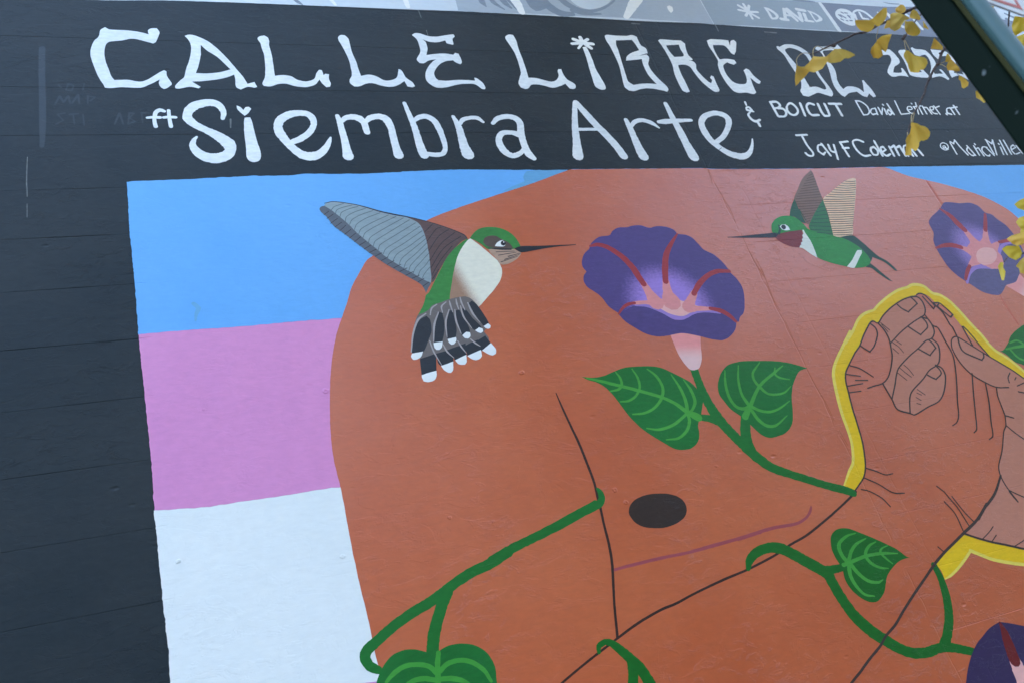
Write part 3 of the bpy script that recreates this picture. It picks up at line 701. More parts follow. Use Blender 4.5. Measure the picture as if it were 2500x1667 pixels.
FIG('credit_lettering','small white lettering reading "Jay F Coleman"',12,1,False,[
 ('letter','letter_white','stroke',[[28029,38759,61,28690,38784,62],[28357,38756,65,28342,38139,65,28432,37629,63,28313,37438,45,28084,37458,67,27987,37615,68]],None),
 ('letter','letter_white','stroke',[[29257,38124,58,28988,38081,41,28822,37738,65,28985,37501,65,29196,37653,41],[29255,38188,68,29390,37430,67]],None),
 ('letter','letter_white','stroke',[[29627,38119,64,29578,37724,69,29734,37642,69],[29962,38113,61,29700,37188,60]],None),
 ('letter','letter_white','stroke',[[30443,38266,68,30470,37351,67],[30443,38266,61,30958,38324,61],[30403,37891,63,30767,37900,63]],None),
 ('letter','letter_white','stroke',[[31905,38286,73,31629,38412,67,31297,38335,41,31186,38054,67,31219,37652,72,31436,37369,70,31842,37400,62]],None),
 ('letter','letter_white','stroke',[[32168,37876,56,32401,37937,74,32473,37668,67,32303,37414,44,32058,37435,73,32047,37676,65,32168,37876,54]],None),
 ('letter','letter_white','stroke',[[32648,38317,70,32589,37344,69]],None),
 ('letter','letter_white','stroke',[[32736,37582,46,33047,37739,51,32988,37927,74,32791,37865,51,32712,37542,72,32861,37338,69,33171,37452,51]],None),
 ('letter','letter_white','stroke',[[33393,37937,71,33331,37327,70],[33422,37854,49,33752,37996,77,33672,37361,70],[33779,37848,52,34097,37966,77,34083,37311,72]],None),
 ('letter','letter_white','stroke',[[34661,37957,68,34378,37962,42,34142,37554,69,34243,37308,76],[34566,38000,74,34563,37300,73]],None),
 ('letter','letter_white','stroke',[[34731,37749,76,34789,37296,75],[34853,37747,68,35138,37741,78,35236,37327,77]],None),
])
FIG('credit_lettering','small white lettering reading "@MariaMiller" under the green post',12,1,False,[
 ('at_sign','letter_white','stroke',[[37248,37695,32,36961,37650,39,36817,37837,39,36976,38072,22,37208,38136,37,37382,38014,41,37311,37787,27,37144,37731,40,37144,37916,41,37017,37918,22,36956,37768,41,37125,37790,33]],None),
 ('letter','letter_white','stroke',[[37675,38118,51,37601,37349,50],[37738,38209,54,37873,38070,54],[37873,38070,32,38116,38319,33],[38116,38319,53,38188,37790,53,38334,37275,53]],None),
 ('letter','letter_white','stroke',[[38744,37850,33,38482,37580,49,38588,37238,54,38825,37255,44],[38713,37905,54,38851,37245,54]],None),
 ('letter','letter_white','stroke',[[39196,37888,52,39135,37248,52],[39166,37682,38,39402,37747,38]],None),
 ('letter','letter_white','stroke',[[39425,37746,53,39428,37197,53],[39358,38034,54,39362,37987,54]],None),
 ('letter','letter_white','stroke',[[40065,37772,51,39805,37809,34,39568,37583,49,39625,37238,55,39819,37179,43,39916,37277,34],[40001,37782,56,40182,37203,55]],None),
 ('letter','letter_white','stroke',[[40366,38313,57,40616,38029,57],[40616,38029,36,40861,38293,36],[40861,38293,49,40405,37244,48],[40373,38290,53,40247,37316,53]],None),
 ('letter','letter_white','stroke',[[41066,37764,51,40912,37256,51],[41112,38021,56,41116,37974,56]],None),
 ('letter','letter_white','stroke',[[41370,38253,54,41176,37251,53]],None),
 ('letter','letter_white','stroke',[[41663,38250,55,41506,37267,54]],None),
 ('letter','letter_white','stroke',[[41734,37565,35,42187,37736,31,42137,37897,54,41887,37797,33,41723,37519,53,41766,37285,57]],None),
 ('letter','letter_white','stroke',[[42323,37847,57,42383,37295,57],[41869,37259,38,42219,37359,38]],None),
])
FIG('ghost_lettering','faint overpainted lettering under the dark paint at left',4,1,False,[
 ('letter','dark_faded','stroke',[[-3396,41512,34,-3321,41391,34],[-3084,41580,27,-3168,41271,30,-2974,41244,35,-2928,41522,30,-3084,41580,40],[-2572,41591,26,-2621,41281,26]],None),
 ('letter','dark_faded','stroke',[[-3526,40542,28,-3367,40964,38,-3257,40664,39,-3097,40968,39,-3047,40606,26],[-2989,40607,30,-2784,41033,40,-2756,40609,26],[-2484,40612,25,-2472,40976,34,-2238,40918,30,-2402,40734,35]],None),
 ('letter','dark_faded','stroke',[[-3229,40129,38,-3458,40070,25,-3274,39777,25,-3503,39604,35],[-3078,40071,38,-2809,40101,38],[-2963,40071,25,-2936,39602,25],[-2655,40072,25,-2632,39542,25]],None),
 ('letter','dark_faded','stroke',[[-1660,39597,28,-1477,40135,39,-1384,39597,28],[-1158,40136,26,-1226,39596,32,-980,39715,26,-1170,39895,27,-997,40136,26,-1158,40136,39],[-755,40137,27,-743,39654,27],[-755,40137,40,-511,40138,40]],None),
 ('roller_band','dark_faded','stroke',[[-3900,43387,108,-3916,41501,105,-3912,39720,112,-3941,38587,73]],None),
 ('paint_drip','drip_grey','stroke',[[-4377,38100,14,-4395,37507,16,-4403,36978,18,-4393,36665,17],[-4402,37492,16,-4399,37016,14],[-4393,36806,18,-4386,36392,16],[-4390,36085,14,-4391,35530,14]],None),
 ('paint_scuff','drip_grey','stroke',[[29864,46157,39,30604,46127,51],[11014,46550,21,11035,46039,14],[11086,45226,16,11079,44831,13],[26913,46688,41,26889,46054,25],[21887,46331,50,22331,46314,30],[2278,39833,35,2232,39399,22]],None),
])
FIG('wall_crack','thin broken cracks running down the plaster seams',44,1,False,[
 ('crack','seam_brown','stroke',[[22068,36745,19,22014,36193,21,21927,35915,13],[22093,35944,15,22112,35283,23,22207,34527,22,22148,33726,14],[22149,33199,11,22122,32360,18,22124,31725,21,22246,30721,18],[22269,31840,18,22270,31089,21,22128,29704,20,22187,29224,14],[22188,28756,13,22161,28239,16,22126,27828,20,22129,27155,13],[22076,26610,13,22107,25795,19,22191,25095,16,22167,24321,12],[22168,23913,12,22223,23302,15]],None),
 ('crack','seam_red','stroke',[[34349,35618,62,34400,35093,51,34385,34477,55,34468,34129,31],[34292,28824,27,34255,28262,36,34276,27281,36]],None),
])
FIG('band_crack','dark crack crossing the lettering band below the last e',14,1,False,[
 ('crack','black','stroke',[[22090,36793,19,22434,37202,16,22725,37487,16,23169,37884,14,23401,38028,12]],None),
])
FIG('paint_smudge','faint teal smudges on the blue stripe',36,1,False,[
 ('smudge','teal_smudge','area',[[13447,36911,14464,36939,15268,36935,14467,36602,13548,36264,12396,35947,12014,35881,12557,36143,13154,36376,13177,36633]],None),
 ('smudge','teal_smudge','stroke',[[273,31729,64,403,31552,82,319,31304,55,281,31077,29]],None),
])
FIG('painted_eye','dark oval painted nostril of the terracotta head',46,1,True,[
 ('painted_eye','charcoal','area',[[12643,22412,12787,22637,13054,22801,13496,22873,14081,22817,14495,22674,14728,22438,14736,22156,14583,21929,14260,21777,13859,21706,13498,21720,13121,21804,12822,21963,12679,22176]],None),
])
FIG('mouth_line','thin purple painted line under the dark oval',46,1,True,[
 ('mouth_line','mauve','stroke',[[11499,20744,44,12143,20769,49,13254,20784,50,14157,20766,46,15106,20805,59,16083,20844,52,17096,20905,61,16146,20832,53,16969,20907,52,17690,20943,58,18599,20915,49,19080,21033,43,19368,21225,47,19479,21362,37]],None),
])
FIG('contour_line','thin dark painted contours of the terracotta head',50,1,False,[
 ('nose_line','line_brown','stroke',[[11514,26945,19,11567,26357,38,11654,25650,42,11740,24957,46,11781,24286,46,11807,23716,45,11792,23419,44,11751,23075,44,11731,22744,44,11661,22181,43,11607,21547,47,11507,20975,46,11337,20394,45,11133,19724,40,10992,19169,43,10902,18813,43]],None),
 ('jaw_line','line_brown','stroke',[[8403,17810,29,8761,17987,33,9383,18241,33,9970,18464,33,10474,18644,34,10895,18796,34,11465,18992,38,11892,19117,38,12599,19278,39,13151,19347,39,13737,19471,36,14327,19579,36,15074,19699,40,16032,19824,37,16615,19930,37,17275,20068,38,18010,20281,38,18770,20456,39,19676,20767,39,20501,21086,36,21153,21358,40,21605,21557,41]],None),
])
FIG('painted_vine','green painted vine with two heart leaves below the large purple flower',60,1,False,[
 ('stem','vine_green','stroke',[[17199,27201,173,17172,26713,166,17160,26206,181,17234,25544,210,17341,25085,225,17572,24564,210,17849,24040,210,18183,23488,222,18585,23023,190,19111,22701,164,19788,22352,159,20469,22002,154,21090,21730,160,21455,21540,157]],None),
 ('stem','vine_green','stroke',[[16617,25265,124,16960,25166,145,17260,25024,188]],None),
 ('stem','vine_green','stroke',[[18497,25063,182,18245,24559,203,18087,24099,226,18090,23669,217]],None),
 ('leaf','leaf_green','area',[[12656,27446,12898,27385,13221,27342,13576,27386,14012,27504,14440,27586,14987,27568,15523,27506,15890,27393,16253,27141,16567,26895,16831,26656,16975,26383,17048,26070,17024,25873,16801,25508,16695,25327,16415,24980,16345,24704,16204,24441,15977,24265,15686,24171,15196,24240,14867,24510,14514,24844,14178,25222,13920,25686,13752,26139,13612,26545,13407,26914,13151,27145,12862,27281]],None),
 ('leaf_vein','vein_green','stroke',[[12841,27358,36,13352,27167,57,13943,26916,65,14623,26627,66,15424,26245,67,15855,25938,69,16200,25546,96,16544,25276,164],[14018,27453,27,14104,27217,47,14077,26947,51,13891,26775,49,13537,26740,28],[14705,27492,27,14792,27127,47,14726,26737,47,14448,26429,43,14098,26283,45,13785,26294,29],[15308,27415,28,15557,27078,56,15625,26615,57,15405,26198,55,14972,25869,47,14526,25740,46,14069,25759,28],[16173,27074,23,16306,26524,55,16325,26020,66,16224,25542,72],[16585,26816,23,16707,26368,61,16695,25919,64,16501,25650,48,16276,25486,47],[14398,25166,24,14842,25051,51,15419,25130,54,15911,25345,53,16180,25500,53],[14970,24642,23,15458,24627,47,15909,24865,53,16158,25212,60,16184,25450,65]],None),
 ('leaf','leaf_green','area',[[17835,26266,18020,26602,18267,26882,18663,27148,19206,27240,19699,27217,20453,27129,20983,27036,21409,26912,21796,26755,22135,26591,21729,26518,21391,26265,21046,25884,20778,25450,20575,24963,20342,24541,20068,24282,19680,24119,19110,24070,18811,24228,18595,24555,18512,24715,18453,24971,18286,25070,18006,25384,17859,25756,17792,26018]],None),
 ('leaf_vein','vein_green','stroke',[[18445,25021,133,18827,25366,79,19639,26126,58,20548,26588,50,21077,26834,23],[18467,26961,21,18244,26417,54,18151,25866,62,18262,25472,64,18520,25335,66,18807,25369,67],[19134,27089,21,18852,26492,49,18729,25888,57,18830,25417,82],[20124,27099,23,19621,26708,48,19529,26403,60,19646,26073,68,19839,25787,54,20187,25698,48,20602,25735,37,20997,25944,18],[20683,26786,27,20555,26534,49,20693,26356,49,21086,26224,24],[18909,25355,72,19197,25162,62,19584,25056,51,20070,25138,41,20638,25366,18],[18840,25214,73,18962,24796,73,19213,24535,69,19581,24505,44,20236,24809,17]],None),
])
FIG('painted_vine','green painted vine crossing from the nose line to the lower left',60,1,False,[
 ('stem','vine_green','stroke',[[11851,23358,55,11903,23230,101,11883,23022,116,11759,22885,119,11641,22865,152,10872,22654,149,9936,22384,146,9043,22161,138,8393,21998,136,7739,21768,153,8324,21955,164,7667,21708,157,7055,21573,150,6433,21338,148,6016,21139,155,5615,20978,145,5039,20791,144,4463,20544,142,4000,20283,141,3700,20122,148,3585,19954,147,3630,19752,133,3768,19608,124,3870,19536,108]],None),
 ('stem','vine_green','stroke',[[6224,21166,158,5987,20864,166,5747,20465,165,5547,20067,172,5418,19663,179]],None),
 ('leaf','leaf_green','area',[[3759,19221,3862,19411,4076,19648,4314,19819,4600,19883,4836,19862,5094,19777,5311,19655,5462,19554,5625,19649,5853,19713,6209,19706,6545,19606,6821,19409,6976,19172,7044,18890,7008,18602,6934,18359,6477,17990,5709,17713,5000,17438,4437,18032,3903,18622,3710,19008]],None),
 ('leaf_vein','vein_green','stroke',[[5570,19595,68,5470,19290,76,5380,18834,76,5201,18148,50],[5419,19075,73,5232,19313,64,4915,19436,63,4579,19466,64,4251,19351,65,4016,19185,42],[5500,19121,65,5743,19259,65,6101,19275,64,6426,19149,66,6712,18868,59,6840,18544,45],[5380,18908,62,4999,19046,70,4655,19032,63,4284,18870,41],[5420,18930,62,5819,18851,71,6128,18681,65,6398,18359,43]],None),
])
FIG('painted_vine','green painted vine hooked over the jaw line at the bottom',60,1,False,[
 ('stem','vine_deep','stroke',[[10192,18551,57,10238,18705,78,10462,18780,88,10659,18708,108,10888,18444,139,11129,18109,155,11306,17824,167,11432,17416,177,11514,17057,176]],None),
 ('stem','vine_deep','stroke',[[11079,18085,137,11037,17784,158,10836,17288,160]],None),
])
FIG('painted_vine','green painted vine curling down to the lower right flower',60,1,False,[
 ('stem','vine_deep','stroke',[[16086,19845,77,16241,20067,132,16614,20282,154,17138,20346,167,17583,20238,196,17951,19976,207,18335,19648,209,18648,19376,211,18939,19067,211,18982,18687,205,19080,18139,203,19242,17623,213,19558,17119,221,19935,16722,205,20332,16360,188,20748,16109,171,21312,15999,161,21859,16011,151,22295,15932,153,22687,15783,147,23135,15593,138]],None),
 ('stem','vine_deep','stroke',[[18837,19254,128,19115,19198,146,19370,19188,132,19660,19193,120]],None),
 ('stem','vine_deep','stroke',[[23315,18498,129,23322,18084,141,23215,17593,163,23011,17091,169,22739,16656,171,22401,16286,171,22082,16020,185]],None),
 ('leaf','leaf_deep','area',[[19632,20117,19790,20305,20044,20424,20343,20429,20620,20346,20943,20151,21340,19898,21727,19625,22102,19331,22352,19018,22486,18948,22257,18959,21956,18923,21590,18781,21254,18594,21042,18384,20834,18135,20603,17977,20327,17872,20041,17921,19787,18110,19566,18443,19504,18785,19570,19064,19575,19273,19516,19539,19526,19836]],None),
 ('leaf_vein','vein_green','stroke',[[19692,19249,68,19996,19273,62,20684,19350,57,21423,19311,53,22065,19185,23],[20759,20164,21,20396,20145,39,19993,20004,56,19833,19819,76,19822,19521,75,19925,19287,85],[21077,19918,20,20575,19804,48,20245,19609,59,20003,19357,67],[21405,19731,20,21088,19661,43,20824,19495,57,20733,19297,68,20835,19062,59,21099,18872,44,21400,18785,19],[21827,19517,16,21519,19467,31,21386,19340,50,21512,19098,39,21661,18896,22],[20000,19187,80,20129,18866,74,20374,18564,62,20727,18441,46,20968,18483,19],[19905,19206,81,19779,18854,72,19816,18514,65,19991,18189,50,20332,18055,23]],None),
])
FIG('painted_vine','green painted heart leaf at the right edge beside the hands',60,1,False,[
 ('leaf','leaf_green','area',[[32060,26224,32443,26166,32931,26418,33446,26797,34021,27051,34632,27242,35812,27443,36400,26986,35959,26065,34371,24888,33441,24767,33130,25319,32725,25564,32506,25956,32287,26154]],None),
 ('leaf_vein','vein_green','stroke',[[32690,26198,45,33463,26231,66,34602,26223,69],[33112,26459,30,33616,26526,55,33869,26246,70,34028,25791,61],[32920,26109,60,33070,25722,60,33418,25496,49]],None),
])
FIG('painted_flower','large purple painted flower in front of the hummingbird beak',70,1,False,[
 ('flower_tube','tube_pink','area',[[16814,28817,17251,28768,17655,28696,18068,28513,17845,27942,17692,27533,17437,27197,17196,27134,17012,27199,16858,27583,16796,28066]],None),
 ('petal','petal1','area',[[14909,32996,15132,33221,15469,33410,15955,33470,16167,33672,16499,33819,16890,33814,17138,33874,17535,33870,17878,33722,18189,33780,18638,33740,18974,33560,19101,33329,19387,33279,19666,33102,19822,32776,19976,32451,20330,32175,20570,31784,20694,31404,20712,31250,20877,30901,20942,30533,20853,30123,20607,29559,20408,29289,20191,29139,20032,28927,19923,28939,19350,29000,15690,29390,15087,29726,14992,29888,14733,30172,14608,30544,14444,30810,14179,31086,14097,31375,14192,31650,14360,31808,14275,32045,14336,32330,14566,32664,14853,32881]],None),
 ('petal_lip','petal_dark','area',[[15010,29799,15256,29900,15691,30077,16069,30095,16461,30000,16800,29771,17065,29492,17327,29337,17584,29299,17829,29357,18240,29539,18685,29534,19272,29451,19584,29259,19928,28950,19716,28622,19324,28331,18936,28221,18479,28317,18011,28507,17535,28670,17229,28715,16675,28674,16206,28695,15800,28864,15450,29172,15155,29490]],None),
 ('lip_edge','lavender','stroke',[[15864,30115,40,16275,30075,72,16635,29899,80,16975,29669,94,17258,29433,99,17559,29369,90,17858,29427,77,18186,29545,75,18592,29577,64,19017,29517,62,19366,29407,38]],None),
 ('throat','throat_pink','area',[[15819,30204,15926,30277,16464,30281,16757,30338,17106,30259,17529,30350,17932,30122,18310,29959,18531,29823,18994,29719,18960,29580,18501,29626,18145,29577,17757,29448,17442,29481,17079,29658,16761,29942,16393,30102,15936,30164]],None),
 ('petal_vein','rose_pink','stroke',[[16568,31100,142,16656,30632,191,16770,30167,338],[17598,31126,137,17472,30614,209,17449,30157,415],[18634,30448,134,18303,30075,193,18078,29811,264],[15799,30222,74,16328,30210,93,16670,30120,133],[19074,29643,85,18430,29719,119,18215,29740,178]],None),
 ('petal_vein','vein_red','stroke',[[14919,32995,44,15285,33042,95,15661,32883,116,16094,32432,132,16376,31876,144,16497,31338,141,16573,31042,125],[19056,33332,37,18568,32862,87,18123,32340,123,17805,31700,135,17570,31070,120],[20682,31313,81,20138,31358,106,19594,31192,103,19026,30824,120,18583,30395,105],[15016,29815,34,15291,30062,58,15579,30199,72,15855,30228,60],[19908,28969,66,19748,29242,100,19465,29500,114,19024,29659,76]],None),
])
FIG('painted_flower','purple painted flower at the upper right behind yellow leaves',70,1,False,[
 ('flower_tube','tube_pink2','area',[[35027,29332,35459,29431,36110,29756,36363,29875,36562,29195,36635,28774,36108,28415,35735,28654,35413,28956]],None),
 ('petal','petal2','area',[[32807,33101,33093,33378,33586,33648,34087,33921,34544,34240,34959,34258,35546,34169,36196,34161,36622,33947,36805,33514,37125,33381,37308,33065,37597,32668,37694,32135,37685,31688,37568,31106,37180,30555,36568,30034,36160,29717,35808,29469,35335,29373,35064,29329,34724,29087,34288,28872,33833,28934,33373,29144,33077,29473,32856,29695,32532,30094,32324,30554,32284,30936,32284,31491,32393,32047,32715,32526]],None),
 ('petal_lip','petal_dark2','area',[[32905,29657,33427,30121,33943,30354,34492,30358,34994,30289,35641,30568,36112,31140,36682,31462,37445,31593,37568,31106,37180,30555,36568,30034,36160,29717,35808,29469,35335,29373,35064,29329,34724,29087,34288,28872,33833,28934,33373,29144,33077,29473]],None),
 ('lip_edge','lavender','stroke',[[32842,29676,67,33319,30130,77,33917,30425,98,34495,30469,158,35003,30407,136,35603,30678,118,36048,31217,90,36589,31557,73,37184,31633,62]],None),
 ('petal_vein','rose_pink','stroke',[[34722,32656,130,34832,32027,222,34916,31371,488],[36088,32535,114,35713,31968,184,35383,31409,492],[33764,31632,114,34191,31352,217,34446,31050,438],[33681,30583,100,34301,30849,280],[36268,31674,100,35766,31382,247],[34768,31168,697,35197,30993,794]],None),
 ('petal_vein','vein_red','stroke',[[34062,33885,61,34403,33454,153,34564,32998,182,34733,32582,161],[36719,33419,73,36351,32893,112,36036,32463,110],[32288,31666,48,32853,31767,105,33381,31752,138,33824,31607,127],[32883,29861,69,33258,30238,103,33635,30552,82],[37144,31798,102,36426,31722,85]],None),
 ('throat','throat_pink','area',[[34399,31039,34678,31317,35066,31468,35434,31478,35766,31382,35795,31128,35592,30856,35188,30604,34767,30517,34415,30574,34288,30745]],None),
])
FIG('painted_flower','dark purple painted flower cut by the lower right corner',70,1,False,[
 ('petal','petal3','area',[[22009,14591,22220,14813,22472,15090,22851,15429,23336,15754,23755,15941,24230,16121,24762,16210,25059,16136,25517,15960,25959,15758,26374,15520,26861,14994,26790,14396,26130,13753,25107,13230,23670,13213,22401,13714,21966,14228]],None),
 ('petal_vein','throat_pink','stroke',[[24603,15064,222,24553,14639,290,24510,14141,355,24446,13696,432]],None),
 ('petal_vein','vein_deep','stroke',[[24792,16195,43,24774,15877,147,24684,15488,209,24584,15008,231]],None),
])
